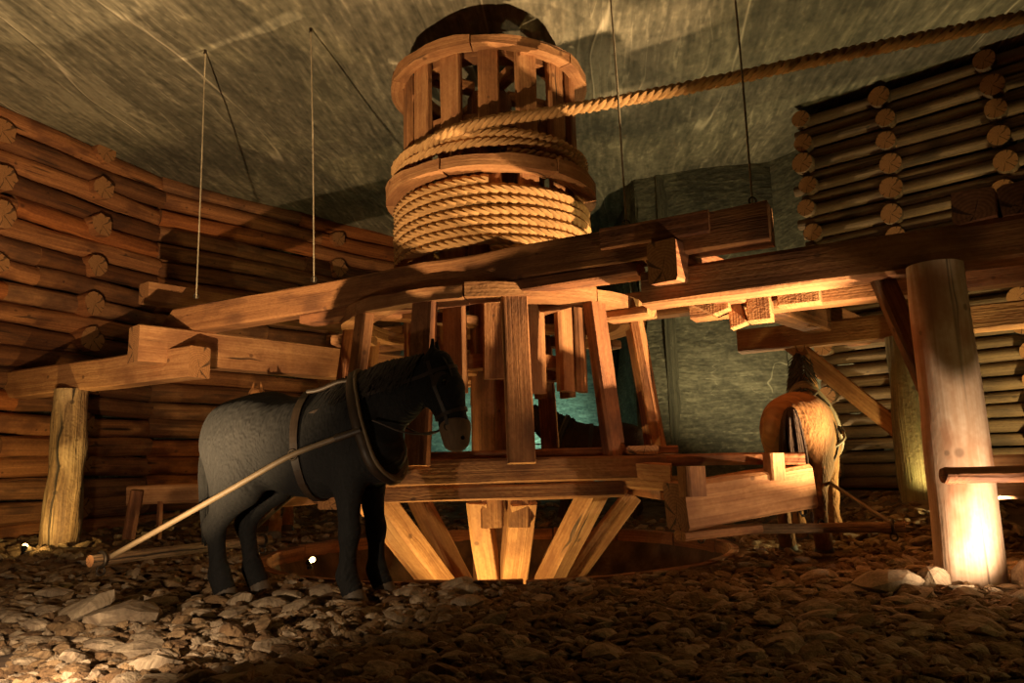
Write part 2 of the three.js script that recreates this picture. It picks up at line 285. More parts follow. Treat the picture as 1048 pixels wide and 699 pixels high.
// ------------------------------------------------------------------ the chamber
const C = V(-0.2, 0, -8.5), PIT = 2.5, HC = 6.1;
const smooth = (a, b, x) => sm(cl((x - a) / (b - a)));
function groundY(x, z) {
  const d = Math.hypot(x - C.x, z - C.z);
  let h = 0.42 * smooth(2.9, 4.6, x) * smooth(-6.6, -8.1, z) + 0.07 * smooth(-3.6, -6.4, x) * smooth(-6, -8.5, z) + 0.25 * smooth(-11.6, -14, z);
  h += 0.05 * (fbm3(x * 1.1 + 40, 3, z * 1.1, 3) - 0.5) * smooth(PIT, PIT + 0.3, d) + 0.05 * (noise3(x * 5, 7, z * 5) - 0.5) * smooth(PIT + 0.05, PIT + 0.4, d);
  h += 0.04 * smooth(-5.9, -4.6, z) * smooth(-0.5, 2, x);
  return h;
}
{
  const P = [], U = [], I = [], NA = 360, rs = []; for (let r = PIT; r < 16; r += 0.07 + (r - PIT) * 0.012) rs.push(r);
  rs.forEach(r => { for (let j = 0; j <= NA; j++) { const a = j / NA * 2 * Math.PI, x = C.x + r * Math.sin(a), z = C.z + r * Math.cos(a); P.push(x, groundY(x, z) - (r === PIT ? 0.05 : 0), z); U.push(x / 2.5, z / 2.5); } });
  for (let i = 0; i < rs.length - 1; i++) for (let j = 0; j < NA; j++) { const a = i * (NA + 1) + j, b = a + NA + 1; I.push(a, b, a + 1, a + 1, b, b + 1); }
  const fl = thing('floor', 'trodden stony soil floor of the mine chamber', 'floor', [C.x, 0, C.z], null, 'structure');
  part(fl, 'ground_surface', finish(P, U, I), M.soil);
  // pit wall and bottom
  const Q = [], W = [], J = [], H = [-0.04, -0.4, -0.75, -1.1];
  H.forEach((y, i) => { for (let j = 0; j <= 96; j++) { const a = j / 96 * 2 * Math.PI, r = PIT + (i ? 0.12 * (fbm3(Math.sin(a) * 4, y * 3, Math.cos(a) * 4, 3) - 0.6) : 0) - i * 0.12; Q.push(C.x + r * Math.sin(a), y, C.z + r * Math.cos(a)); W.push(a * PIT / 2.5, y / 2.5); } });
  for (let i = 0; i < 3; i++) for (let j = 0; j < 96; j++) { const a = i * 97 + j, b = a + 97; J.push(a, a + 1, b, a + 1, b + 1, b); }
  part(fl, 'pit_wall', finish(Q, W, J), M.soil);
  const pf = new THREE.CylinderGeometry(2.4, 2.4, 0.15, 48); pf.translate(C.x, -1.12, C.z); part(fl, 'pit_bottom', pf, M.soil);
  const under = new THREE.BoxGeometry(34, 0.2, 34); under.translate(0, -1.35, -5); part(fl, 'bedrock', under, M.rock);
}
{
  // ceiling slab with an uneven underside
  const n = 90, P = [], U = [], I = [], x0 = -13, z0 = -20, w = 27, d = 28;
  for (let i = 0; i <= n; i++) for (let j = 0; j <= n; j++) {
    const x = x0 + w * j / n, z = z0 + d * i / n;
    P.push(x, HC + 0.16 * (fbm3(x * 0.5 + 9, 2, z * 0.28, 3) - 0.5) + 0.035 * (noise3(x * 3, 5, z * 1.6) - 0.5), z);
    const a = 0.12, uu = x * Math.cos(a) + z * Math.sin(a), vv = z * Math.cos(a) - x * Math.sin(a); U.push(uu / 7, vv / 9);
  }
  for (let i = 0; i < n; i++) for (let j = 0; j < n; j++) { const a = i * (n + 1) + j, b = a + n + 1; I.push(a, a + 1, b, a + 1, b + 1, b); }
  const c = thing('ceiling', 'grey salt rock ceiling with pale veins', 'ceiling', [0, HC, -6], null, 'structure');
  part(c, 'rock_face', finish(P, U, I), M.ceil);
  const slab = new THREE.BoxGeometry(w, 0.3, d); slab.translate(x0 + w / 2, HC + 0.3, z0 + d / 2); part(c, 'rock_mass', slab, M.rock);
}
// rough rock walls: a thick ribbon along a plan line
function rockWall(name, label, pts, rough = 0.3, y1 = HC + 0.15) {
  const g = thing(name, label, 'wall', [pts[0][0], -0.2, pts[0][1]], null, 'structure');
  for (let k = 0; k < pts.length - 1; k++) {
    const a = V(pts[k][0], 0, pts[k][1]), b = V(pts[k + 1][0], 0, pts[k + 1][1]), L = a.distanceTo(b), nx = Math.max(4, Math.round(L / 0.3)), ny = 18, P = [], U = [], I = [];
    const nn = V(-(b.z - a.z), 0, b.x - a.x).normalize();
    for (let i = 0; i <= ny; i++) for (let j = 0; j <= nx; j++) {
      const p = a.clone().lerp(b, j / nx); p.y = -0.2 + (y1 + 0.2) * i / ny;
      const e = rough * (fbm3(p.x * 0.9, p.y * 0.9, p.z * 0.9, 4) - 0.5); P.push(p.x + nn.x * e, p.y, p.z + nn.z * e); U.push(p.y / 4.5, j / nx * L / 4.5);
    }
    for (let i = 0; i < ny; i++) for (let j = 0; j < nx; j++) { const q = i * (nx + 1) + j, r = q + nx + 1; I.push(q, q + 1, r, q + 1, r + 1, r); }
    part(g, 'rock_face', finish(P, U, I), M.rock);
    const back = new THREE.BoxGeometry(L + 0.4, y1 + 0.4, 0.2); back.rotateY(-Math.atan2(b.z - a.z, b.x - a.x)); back.translate((a.x + b.x) / 2 - nn.x * (rough + 0.12), y1 / 2, (a.z + b.z) / 2 - nn.z * (rough + 0.12)); part(g, 'rock_mass', back, M.rock);
  }
}
rockWall('wall_back', 'green-grey salt rock wall behind the horse gin', [[-2.9, -16.6], [0.8, -16.9], [2.3, -16.4], [2.35, -13.2], [4.7, -12.6], [5.4, -11.4]], 0.35);
rockWall('wall_right', 'rock wall behind the log crib', [[5.4, -11.6], [10.5, -7.2], [11, 6]], 0.3);
rockWall('wall_front', 'rock wall of the visitor side', [[11, 6], [-10, 6]], 0.3);
rockWall('wall_side', 'rock wall of the visitor passage', [[-10, 6], [-8.6, -7.2]], 0.3);

// log walls on the left: a thing of the setting with every log a part
{
  const tint = (m, c) => { const q = m.clone(); q.color = new THREE.Color(c); q.name = m.name + '_tone'; return q; };
  const LM = [M.log, M.log2, tint(M.log, 0xd8ccc0), tint(M.log2, 0xffe6c4), tint(M.log, 0xb8a490), M.log2];
  const segs = [[[-8.5, -6.95], [-6.2, -12.55], 0.31, M.log2, [3.2, 4.75]], [[-6.2, -12.55], [-2.6, -16.5], 0.31, M.log, [3.6]]];
  const g = thing('wall_left', 'wall of stacked round logs under the rock ceiling', 'wall', [-6.2, 0, -12.55], null, 'structure');
  segs.forEach(([a0, b0, pitch, , cols], si) => {
    const a = V(a0[0], 0, a0[1]), b = V(b0[0], 0, b0[1]), t = b.clone().sub(a), L = t.length(); t.normalize(); const inw = V(-t.z, 0, t.x);
    const n = Math.ceil((HC + 0.05) / pitch);
    for (let i = 0; i < n; i++) {
      const y = 0.12 + i * pitch, cuts = [0, L * rr(0.3, 0.7), L];
      for (let k = 0; k < 2; k++) {
        const off = rr(-0.03, 0.03), r = pitch / 2 * rr(0.96, 1.08), p = a.clone().addScaledVector(t, cuts[k]).addScaledVector(inw, off), q = a.clone().addScaledVector(t, cuts[k + 1]).addScaledVector(inw, off); p.y = q.y = y;
        part(g, 'log', log(p, q, r, r * rr(0.9, 1), { sides: 12, wob: 0.17, bend: 0.02, fine: 1.9 }), [LM[Math.floor(R() * 6)], M.endDark]);
      }
      cols.forEach((s, ci) => {
        if ((i + ci) % 2) return; const r = pitch / 2 * rr(1.05, 1.35), s2 = s + rr(-0.06, 0.06);
        const p = a.clone().addScaledVector(t, s2).addScaledVector(inw, -0.1), q = a.clone().addScaledVector(t, s2).addScaledVector(inw, rr(0.2, 0.3)); p.y = q.y = y + pitch * rr(0, 0.25);
        part(g, 'log_end', log(p, q, r, r * 0.97, { sides: 14, seg: 2, wob: 0.2, fine: 2.2, bend: 0 }), [M.log2, M.end]);
      });
    }
    const bk = new THREE.BoxGeometry(L + 0.3, HC + 0.4, 0.15); bk.rotateY(-Math.atan2(t.z, t.x)); const m = a.clone().lerp(b, 0.5).addScaledVector(inw, -0.26); bk.translate(m.x, HC / 2, m.z); part(g, 'rock_behind', bk, M.rock);
  });
}
// log crib on the right
{
  const a = V(4.42, 0, -10.6), t = V(0.753, 0, 0.658).normalize(), L = 6.2, inw = V(-t.z, 0, t.x).negate(); if (inw.z < 0) inw.negate();
  const g = thing('log_crib', 'tall crib of thin round logs supporting the ceiling behind the bay horse', 'log crib', [4.42, 0, -10.6], null, 'structure');
  const pitch = 0.172, n = 34;
  for (let i = 0; i < n; i++) {
    const y = 0.2 + i * pitch, r = pitch / 2 * rr(0.92, 1.05), off = (i % 2 ? 0.03 : -0.02) + rr(-0.015, 0.015), sp = L * rr(0.35, 0.65);
    for (const [s0, s1] of [[rr(-0.15, 0.05), sp], [sp, L]]) { const p = a.clone().addScaledVector(t, s0).addScaledVector(inw, off), q = a.clone().addScaledVector(t, s1).addScaledVector(inw, off); p.y = q.y = y; part(g, 'log', log(p, q, r, r * rr(0.92, 1), { sides: 10, seg: 8, wob: 0.06, bend: 0.008 }), [M.crib, M.endDark]); }
    if (i % 2) for (const s of [0.1, 1.22, 2.5, 3.9]) {
      const s2 = s + rr(-0.04, 0.04), r2 = rr(0.125, 0.15), p = a.clone().addScaledVector(t, s2).addScaledVector(inw, s < 1 ? -1.3 : -0.4), q = a.clone().addScaledVector(t, s2).addScaledVector(inw, rr(0.14, 0.22)); p.y = q.y = y + rr(-0.02, 0.02);
      part(g, 'log_end', log(p, q, r2, r2, { sides: 14, seg: 3, wob: 0.06, bend: 0 }), [M.crib, M.end]);
    }
  }
}
// timber curb round the pit
{
  const g = thing('pit_curb', 'ring of low curb timbers round the pit', 'curb', [C.x, 0, C.z], null, 'structure');
  for (let k = 0; k < 16; k++) { const a0 = k / 16 * 2 * Math.PI + 0.1; part(g, 'curb_timber', arcBlock(C.x, C.z, PIT - 0.04, PIT + 0.05, -0.14, 0.012 + rr(-0.01, 0.015), a0 + 0.006, a0 + Math.PI / 8 - 0.006, 4), [M.log, M.endDark]); }
}

// ------------------------------------------------------------------ the fixed timber frame
const D = V(0.882, 0, 0.471).normalize(), X = V(0.66, 0, -0.75).normalize(), DN = V(-D.z, 0, D.x);  // DN faces the camera
const at = (p, d, s, y) => V(p[0], y, p[1]).addScaledVector(d, s);
function timber(label, p0, p1, w, h, mat, o = {}, endm = M.end) { return single(o.name ?? 'timber_beam', beam(p0, p1, w, h, o), [mat, endm], label, o.cat ?? 'beam', o.group, 'thing'); }
// long upper beam in front of the drum; its front face runs 1.4 m from the axle
{
  const f0 = V(C.x, 0, C.z).addScaledVector(DN, 1.4 - 0.15);
  const p0 = f0.clone().addScaledVector(D, -3.98), p1 = f0.clone().addScaledVector(D, 3.32); p0.y = p1.y = 2.79;
  const g = thing('timber_beam', 'longest upper beam running in front of the rope drum', 'beam', [f0.x, 2.63, f0.z], null, 'thing');
  part(g, 'beam_body', beam(p0, p1, 0.28, 0.32, { seg: 24, rough: 0.012, cut0: 1.1 }), [M.pine2, M.end]);
  // scarf plank nailed on the front at the far end, and the narrow batten under the front edge
  const q0 = f0.clone().addScaledVector(DN, 0.16).addScaledVector(D, 1.9), q1 = f0.clone().addScaledVector(DN, 0.16).addScaledVector(D, 2.86); q0.y = q1.y = 2.86;
  part(g, 'scarf_plank', beam(q0, q1, 0.05, 0.2, {}), [M.red, M.end]);
  const b0 = f0.clone().addScaledVector(D, -1.7), b1 = f0.clone().addScaledVector(D, 2.2); b0.y = b1.y = 2.57;
  part(g, 'lower_batten', beam(b0, b1, 0.26, 0.11, { seg: 14, rough: 0.012 }), [M.red, M.end]);
  const back = V(C.x, 0, C.z).addScaledVector(DN, -1.27), r0 = back.clone().addScaledVector(D, -3.6), r1 = back.clone().addScaledVector(D, 3.6); r0.y = r1.y = 2.79;
  timber('upper beam running behind the rope drum', r0, r1, 0.28, 0.32, M.pine2, { seg: 16 });
}
timber('short-ended upper beam whose tip juts out left of the longest beam', at([-4.95, -9.75], X, 0, 3.33), at([-4.95, -9.75], X, 3.4, 3.33), 0.3, 0.28, M.pine);
timber('upper cross beam whose square end juts out in front of the longest beam', at([1.27, -6.02], X, 0, 2.56), at([1.27, -6.02], X, 5.2, 2.56), 0.27, 0.36, M.red);
timber('pale beam resting on the big debarked post', at([1.24, -6.37], D, -0.05, 2.38), at([1.24, -6.37], D, 3.9, 2.38), 0.3, 0.29, M.pine2, { seg: 14, rough: 0.014 });
timber('beam lying behind the beam on the big debarked post', at([1.9, -7.62], D, 0, 2.46), at([1.9, -7.62], D, 3.6, 2.46), 0.26, 0.24, M.pine2);
timber('broad beam resting on the bark-covered post', at([-3.47, -8.5], D, -4.3, 2.19), at([-3.47, -8.5], D, -0.22, 2.19), 0.3, 0.37, M.pine, { seg: 14 });
timber('beam crossing the end of the beam on the bark-covered post', at([-4.4, -8.5], X, 0, 2.41), at([-4.4, -8.5], X, 4.4, 2.41), 0.3, 0.43, M.pine);
timber('beam resting on the mossy far post beyond the bay horse', at([4.47, -8.46], D, -1.8, 2.37), at([4.47, -8.46], D, 3.2, 2.37), 0.26, 0.28, M.pine);
for (const [s, l] of [[2.25, 'dark square timber end on top of the beam above the big post'], [2.54, 'dark square timber end beside the log crib, on the beam above the big post']]) timber(l, at([1.24 + 0.07, -6.37 + 0.26], D, s, 2.64), at([1.24 + 0.07, -6.37 + 0.26], D, s, 2.64).addScaledVector(X, 0.9), 0.26, 0.23, M.red, { name: 'timber_block', cat: 'timber', rough: 0.02 }, M.endDark);
// posts
function post(label, x, z, y0, y1, r0, r1, mat, o = {}) { const g = log(V(x, y0, z), V(x + (o.lx ?? 0), y1, z + (o.lz ?? 0)), r0, r1, { sides: o.crack ? 90 : 28, crack: o.crack, seg: 26, wob: o.wob ?? 0.06, fine: o.fine ?? 1.6, bend: o.bend ?? 0.01 }); return single('log_post', g, [mat, M.end], label, 'post', null, 'thing'); }
post('thick pale debarked post under the beam near the wooden bar', 3.06, -5.22, -0.05, 2.25, 0.215, 0.185, M.pale, { wob: 0.05, crack: 20 });
post('knotty bark-covered post lit by the small ground lamp', -5.72, -9.55, 0.0, 2.02, 0.215, 0.2, M.bark, { wob: 0.14, fine: 2.4, bend: 0.02 });
post('mossy round post behind the bay horse', 4.47, -8.36, 0.3, 2.24, 0.215, 0.19, M.mossy, { wob: 0.09, fine: 2.2 });
timber('diagonal brace between the pale post and its beam', V(2.86, 2.3, -5.6), V(3.1, 1.2, -5.42), 0.16, 0.1, M.crib, { name: 'brace', cat: 'brace', up: V(0, 0, 1) });
timber('diagonal brace between the mossy post and its beam', V(3.4, 2.3, -9.0), V(4.44, 1.12, -8.5), 0.1, 0.2, M.pine, { name: 'brace', cat: 'brace' });
// notched blocks hanging under the beams by the ring
{
  const mk = (lab, pts, dep, p, ang) => { const sh = new THREE.Shape(pts.map(q => new THREE.Vector2(...q))); const g = new THREE.ExtrudeGeometry(sh, { depth: dep, bevelEnabled: true, bevelSize: 0.008, bevelThickness: 0.008, bevelSegments: 1 }); const uv = g.attributes.uv; for (let i = 0; i < uv.count; i++) uv.setXY(i, uv.getX(i) / 0.8, uv.getY(i) / 0.8); g.rotateY(ang); g.translate(...p); single('notched_block', g, M.pine, lab, 'timber', null, 'thing'); };
  const ang = -Math.atan2(D.z, D.x);
  mk('wedge-shaped wooden bracket hanging beside the ring of the horse gin', [[0, 0], [0.5, 0], [0.5, -0.22], [0.36, -0.26], [0.02, -0.06]], 0.2, [1.72, 2.55, -7.35], ang);
  mk('notched wooden bracket with a curved foot under the beams', [[0, 0], [0.16, 0], [0.14, -0.12], [0.18, -0.3], [0.04, -0.34], [0.03, -0.16]], 0.14, [2.15, 2.5, -7.2], ang);
  mk('square wooden bracket below the beams near the bay horse', [[0, 0], [0.2, 0], [0.2, -0.22], [0, -0.22]], 0.2, [2.34, 2.42, -7.1], ang);
  mk('long wooden bracket below the beams near the bay horse', [[0, 0], [0.36, 0], [0.36, -0.17], [0, -0.17]], 0.2, [2.62, 2.5, -7.05], ang);
}
// bar and plank at the right edge
{
  const prof = [[0.001, 0], [0.045, 0.0], [0.052, 0.02], [0.05, 0.15], [0.052, 0.5], [0.06, 0.8], [0.085, 1.0], [0.09, 1.9], [0.001, 1.9]].map(q => new THREE.Vector2(...q));
  const g = new THREE.LatheGeometry(prof, 20); const uv = g.attributes.uv; for (let i = 0; i < uv.count; i++) uv.setXY(i, uv.getX(i) * 0.5, uv.getY(i) * 0.8);
  g.rotateZ(-Math.PI / 2); g.rotateY(-0.1); g.translate(2.66, 0.77, -4.72); single('wooden_bar', g, M.red, 'smooth brown wooden bar reaching in front of the pale post', 'bar', null, 'thing');
  timber('pale plank end showing behind the wooden bar', V(3.62, 0.72, -5.75), V(5.2, 0.72, -5.2), 0.2, 0.32, M.pine, { name: 'plank' });
  single('bar_trestle', mergeGeometries([beam(V(4.3, 0, -4.85), V(4.3, 0.7, -4.85), 0.14, 0.14), beam(V(4.3, 0, -5.6), V(4.3, 0.58, -5.6), 0.14, 0.14), beam(V(4.3, 0.3, -5.7), V(4.3, 0.3, -4.75), 0.1, 0.1)]), M.red, 'trestle holding up the wooden bar', 'trestle', null, 'thing');
}

// ------------------------------------------------------------------ the horse gin
const gin = thing('horse_gin', 'great wooden horse gin with slatted rope drum, ring and braced frame', 'winch', [C.x, -1.05, C.z], null, 'thing');
const pol = (r, a, y) => V(C.x + r * Math.sin(a), y, C.z + r * Math.cos(a)), TAU = Math.PI * 2, dg = q => q * Math.PI / 180;
{
  // axle
  const ax = new THREE.CylinderGeometry(0.27, 0.3, 6.4, 8, 12); ax.translate(C.x, 2.15, C.z); { const uv = ax.attributes.uv; for (let i = 0; i < uv.count; i++) uv.setXY(i, uv.getX(i) * 2, uv.getY(i) * 2.6); }
  part(gin, 'axle', ax, M.red);
  const NS = 15;
  for (let k = 0; k < NS; k++) {
    const a = k / NS * TAU + dg(1), t = V(Math.cos(a), 0, -Math.sin(a));
    part(gin, 'stave', beam(pol(1.0, a, 1.66 + rr(-0.05, 0.12)), pol(1.0, a, 5.45), rr(0.225, 0.26), 0.09, { up: V(Math.sin(a), 0, Math.cos(a)), seg: 10, rough: 0.006 }), [k % 3 ? M.pine : M.pine2, M.end]);
  }
  const ring = (nm, n, r0, r1, y0, y1, a0, m) => { for (let k = 0; k < n; k++) { const a = a0 + k / n * TAU; part(gin, nm, arcBlock(C.x, C.z, r0, r1, y0 + rr(-0.008, 0.008), y1 + rr(-0.008, 0.008), a + 0.006, a + TAU / n - 0.006, 7, 0.012), [m, M.end]); } };
  ring('top_felloe', 6, 1.04, 1.19, 5.37, 5.49, dg(-8), M.pine);
  ring('top_inner_felloe', 6, 0.78, 0.955, 5.35, 5.49, dg(-30), M.pine2);
  ring('middle_felloe', 6, 1.05, 1.25, 3.96, 4.11, dg(-24), M.pine);
  ring('middle_inner_felloe', 6, 0.78, 0.955, 4.55, 4.7, dg(-24), M.pine2);
  ring('lower_felloe', 6, 1.05, 1.2, 2.9, 3.02, dg(12), M.pine2);
  ring('bottom_inner_felloe', 6, 0.76, 0.955, 1.9, 2.05, dg(12), M.pine2);
  for (const y of [5.42, 4.62, 2.98, 1.98]) for (let k = 0; k < 4; k++) { const a = dg(30) + k * TAU / 4; part(gin, 'drum_spoke', beam(pol(0.24, a, y), pol(0.85, a, y), 0.16, 0.13), [M.pine2, M.end]); }
  // big ring under the upper beams
  ring('ring_felloe', 8, 1.46, 1.74, 2.46, 2.6, dg(-8), M.pine);
  for (const q of [-98, 58, 127, 190]) { const a = dg(q); part(gin, 'ring_clamp', beam(pol(1.46, a, 2.42), pol(1.94, a, 2.42), 0.26, 0.1, { rough: 0.012 }), [M.pine, M.end]); }
  for (let k = 0; k < 4; k++) { const a = dg(33) + k * TAU / 4; part(gin, 'ring_spoke', beam(pol(0.24, a, 2.53), pol(1.48, a, 2.53), 0.18, 0.12), [M.pine2, M.end]); }
  // cage posts
  for (let k = 0; k < 12; k++) { const a = dg(8 + 30 * k), w = k ? rr(0.19, 0.25) : 0.25; part(gin, 'cage_post', beam(pol(1.85, a, 0.92), pol(1.66, a, 2.47), w, 0.12, { up: V(Math.sin(a), 0, Math.cos(a)), seg: 7 }), [k % 2 ? M.red : M.pine2, M.end]); }
  // lower frame: four chord beams, a plank deck on top
  const s = 1.58, y = 0.855;
  for (let k = 0; k < 4; k++) {
    const a = k * TAU / 4 + dg(3), c = pol(s - (k % 2 ? 0 : 0.0), a, y + (k % 2 ? -0.2 : 0)), t = V(Math.cos(a), 0, -Math.sin(a));
    part(gin, 'frame_beam', beam(c.clone().addScaledVector(t, -1.5), c.clone().addScaledVector(t, 1.5), 0.22, 0.22, { seg: 10 }), [k ? M.red : M.pine2, M.end]);
    const c2 = pol(s - 0.28, a, y + 0.155); part(gin, 'deck_plank', beam(c2.clone().addScaledVector(t, -1.62), c2.clone().addScaledVector(t, 1.68), 0.3, 0.08, { seg: 8 }), [M.red, M.end]);
    const c3 = pol(s - 0.03, a, y - 0.19); if (!(k % 2)) part(gin, 'frame_bearer', beam(c3.clone().addScaledVector(t, -1.32), c3.clone().addScaledVector(t, 1.1), 0.2, 0.14, { seg: 8 }), [M.pine2, M.end]);
  }
  // braces down to the foot of the axle
  for (const [d, r, w, yt] of [[-43, 1.72, 0.3, 0.68], [-6, 1.46, 0.2, 0.62], [10, 1.46, 0.26, 0.6], [40, 1.5, 0.26, 0.64], [88, 1.5, 0.24, 0.55], [133, 1.6, 0.24, 0.6], [178, 1.5, 0.24, 0.6], [223, 1.6, 0.24, 0.6], [268, 1.5, 0.24, 0.55]])
    part(gin, 'brace', beam(pol(r, dg(d), yt), pol(0.34, dg(d), -0.85), w, 0.2, { up: V(Math.sin(dg(d)), 1, Math.cos(dg(d))), seg: 8, rough: 0.014 }), [M.pine, M.end]);
  // vertical hanger boards at the front of the frame
  for (const d of [-1, 9]) part(gin, 'hanger_board', beam(pol(1.5, dg(d), 0.72), pol(1.42, dg(d), 0.35), 0.2, 0.12, { up: V(0, 0, 1) }), [M.pine2, M.end]);
  // pulling arms
  part(gin, 'pulling_arm', beam(V(-4.22, 0.69, -8.28), V(-1.2, 0.69, -8.4), 0.2, 0.2, { seg: 10 }), [M.pine, M.end]);
  part(gin, 'pulling_arm', beam(V(0.75, 0.93, -7.3), V(2.55, 0.9, -6.62), 0.24, 0.1, { seg: 8 }), [M.red, M.end]);
  part(gin, 'pulling_arm', beam(V(-0.2, 0.69, -10), V(-0.6, 0.69, -12.3), 0.2, 0.2), [M.pine2, M.end]);
  part(gin, 'hanging_board', beam(V(-4.07, 0.74, -8.12), V(-4.12, 0.24, -8.1), 0.13, 0.06, { up: V(0, 0, 1) }), [M.red, M.end]);
  part(gin, 'hanging_post', beam(V(-3.85, 0.62, -8.2), V(-3.85, 0.22, -8.2), 0.05, 0.05, { up: V(0, 0, 1) }), [M.red, M.end]);
  // drawbar box on the near right arm
  part(gin, 'drawbar', beam(V(1.3, 0.535, -6.2), V(2.56, 0.66, -6.76), 0.3, 0.38, { seg: 8, rough: 0.012, ch: 0.03 }), [M.pine, M.endDark]);
  part(gin, 'drawbar_block', beam(V(1.42, 0.62, -6.09), V(1.42, 0.86, -6.09), 0.19, 0.14, { up: V(0.42, 0, 0.9) }), [M.pine2, M.end]);
  part(gin, 'drawbar_block', beam(V(2.22, 0.72, -6.47), V(2.22, 0.95, -6.47), 0.15, 0.12, { up: V(0.42, 0, 0.9) }), [M.pine, M.end]);
  part(gin, 'drawbar_sill', beam(V(1.35, 0.29, -6.35), V(2.1, 0.31, -6.7), 0.16, 0.07), [M.pine2, M.end]);
  part(gin, 'corner_board', beam(V(0.95, 0.8, -6.98), V(1.4, 0.76, -6.8), 0.08, 0.24), [M.pine, M.end]);
  part(gin, 'pulling_arm', beam(V(-1.2, 0.72, -7.4), V(-2.72, 0.64, -6.6), 0.18, 0.18), [M.pine2, M.end]);
}
// ------------------------------------------------------------------ rope
{
  const strands = (curve, L, n, r, sr, pitch, sides = 5, fuzz = 0, twist = 1) => {   // three laid strands round a centre line
    const out = []; const T = V(), N = V(), B = V();
    for (let k = 0; k < 3; k++) {
      const P = [], U = [], I = [];
      for (let i = 0; i <= n; i++) {
        const f = i / n, p = curve(f), q = curve(Math.min(1, f + 1e-3)), o = curve(Math.max(0, f - 1e-3)); T.copy(q).sub(o).normalize(); B.crossVectors(T, V(0, 1, 0)).normalize(); N.crossVectors(B, T);
        const ph = f * L / pitch * TAU * (twist ?? 1) + k * TAU / 3, c = p.clone().addScaledVector(B, Math.cos(ph) * (r - sr)).addScaledVector(N, Math.sin(ph) * (r - sr));
        for (let j = 0; j <= sides; j++) { const a = j / sides * TAU; const e = sr * (1 + fuzz * (noise3(i * 0.9, j % sides * 3, k * 9) - 0.5)); const v = c.clone().addScaledVector(B, Math.cos(a) * e).addScaledVector(N, Math.sin(a) * e); P.push(v.x, v.y, v.z); U.push(j / sides * 0.5 + k * 0.3, f * L * 1.5); }
      }
      for (let i = 0; i < n; i++) for (let j = 0; j < sides; j++) { const a = i * (sides + 1) + j, b = a + sides + 1; I.push(a, b, a + 1, a + 1, b, b + 1); }
      out.push(finish(P, U, I));
    }
    return mergeGeometries(out);
  };
  const g = thing('hoisting_rope', 'thick hemp rope wound round the drum and running off to the crib', 'rope', [C.x, 3.0, C.z], null, 'thing');
  const coil = (y0, y1, turns, R0, jit, a0 = 0) => f => { const a = a0 + f * turns * TAU; return V(C.x + (R0 + jit * (noise3(f * turns * 9, 1, y0) - 0.5)) * Math.sin(a), y0 + (y1 - y0) * f + jit * (noise3(f * turns * 7, 5, y0) - 0.5), C.z + (R0 + jit * (noise3(f * turns * 9, 1, y0) - 0.5)) * Math.cos(a)); };
  part(g, 'lower_coil', strands(coil(3.1, 3.86, 7, 1.11, 0.02), 7 * 7, 7 * 190, 0.062, 0.039, 0.3, 5, 0.1, -1), M.ropeM);
  part(g, 'upper_coil', strands(coil(4.17, 4.42, 2.5, 1.12, 0.03, dg(10)), 2.5 * 7, 2.5 * 220, 0.064, 0.04, 0.26, 5, 0.4), M.ropeM);
  const pts = [V(-0.95, 4.32, -7.6), V(-0.62, 4.38, -7.36), V(-0.2, 4.44, -7.25), V(0.4, 4.5, -7.22), V(1.6, 4.56, -6.95), V(3.0, 4.62, -6.5), V(4.58, 4.68, -6.0), V(8.5, 4.95, -4.8)], cv = new THREE.CatmullRomCurve3(pts), L = cv.getLength();
  part(g, 'running_end', strands(f => cv.getPointAt(f), L, 420, 0.066, 0.042, 0.24, 6, 0.35), M.ropeM);
  // loose fibres along the running rope
  const fib = []; for (let i = 0; i < 260; i++) { const f = R() * 0.62, p = cv.getPointAt(f), a = R() * TAU, o = V(rr(-0.3, 0.3), Math.sin(a), Math.cos(a)); const s = p.clone().addScaledVector(o, 0.058), e = s.clone().addScaledVector(o, rr(0.012, 0.03)).add(V(rr(-0.04, 0.04), 0, 0)); fib.push(tube([s, s.clone().lerp(e, 0.5), e], 0.0022, 3, 2)); }
  const fm = part(g, 'loose_fibres', mergeGeometries(fib), M.ropeM); fm.userData.kind = 'stuff';
}
// suspension cords
for (const [a, b, l] of [[[-3.72, 6.1, -8.5], [-3.78, 2.98, -8.7], 'thin pale cord hanging to the tip of the longest beam'], [[-2.3, 6.1, -8.1], [-2.17, 2.96, -7.98], 'thin cord hanging to the longest beam above the black horse'], [[1.0, 6.1, -6.45], [1.04, 2.96, -6.32], 'thin pale cord hanging beside the rope drum'], [[2.0, 6.1, -5.9], [2.0, 2.96, -5.82], 'thin dark cord hanging to the far tip of the longest beam near the crib']]) {
  const p = V(...a), q = V(...b), t = thing('suspension_cord', l, 'cord', [q.x, q.y, q.z], 'cords from the ceiling', 'thing');
  part(t, 'line', tube([p, p.clone().lerp(q, 0.5).add(V(0.01, 0, 0.01)), q], 0.009, 6, 14), M.cord);
  const e = new THREE.TorusGeometry(0.03, 0.008, 6, 14); e.translate(q.x, q.y + 0.03, q.z); part(t, 'iron_ring', e, M.iron);
  const h = new THREE.CylinderGeometry(0.015, 0.02, 0.06, 10); h.translate(p.x, p.y - 0.02, p.z); part(t, 'ceiling_anchor', h, M.iron);
}

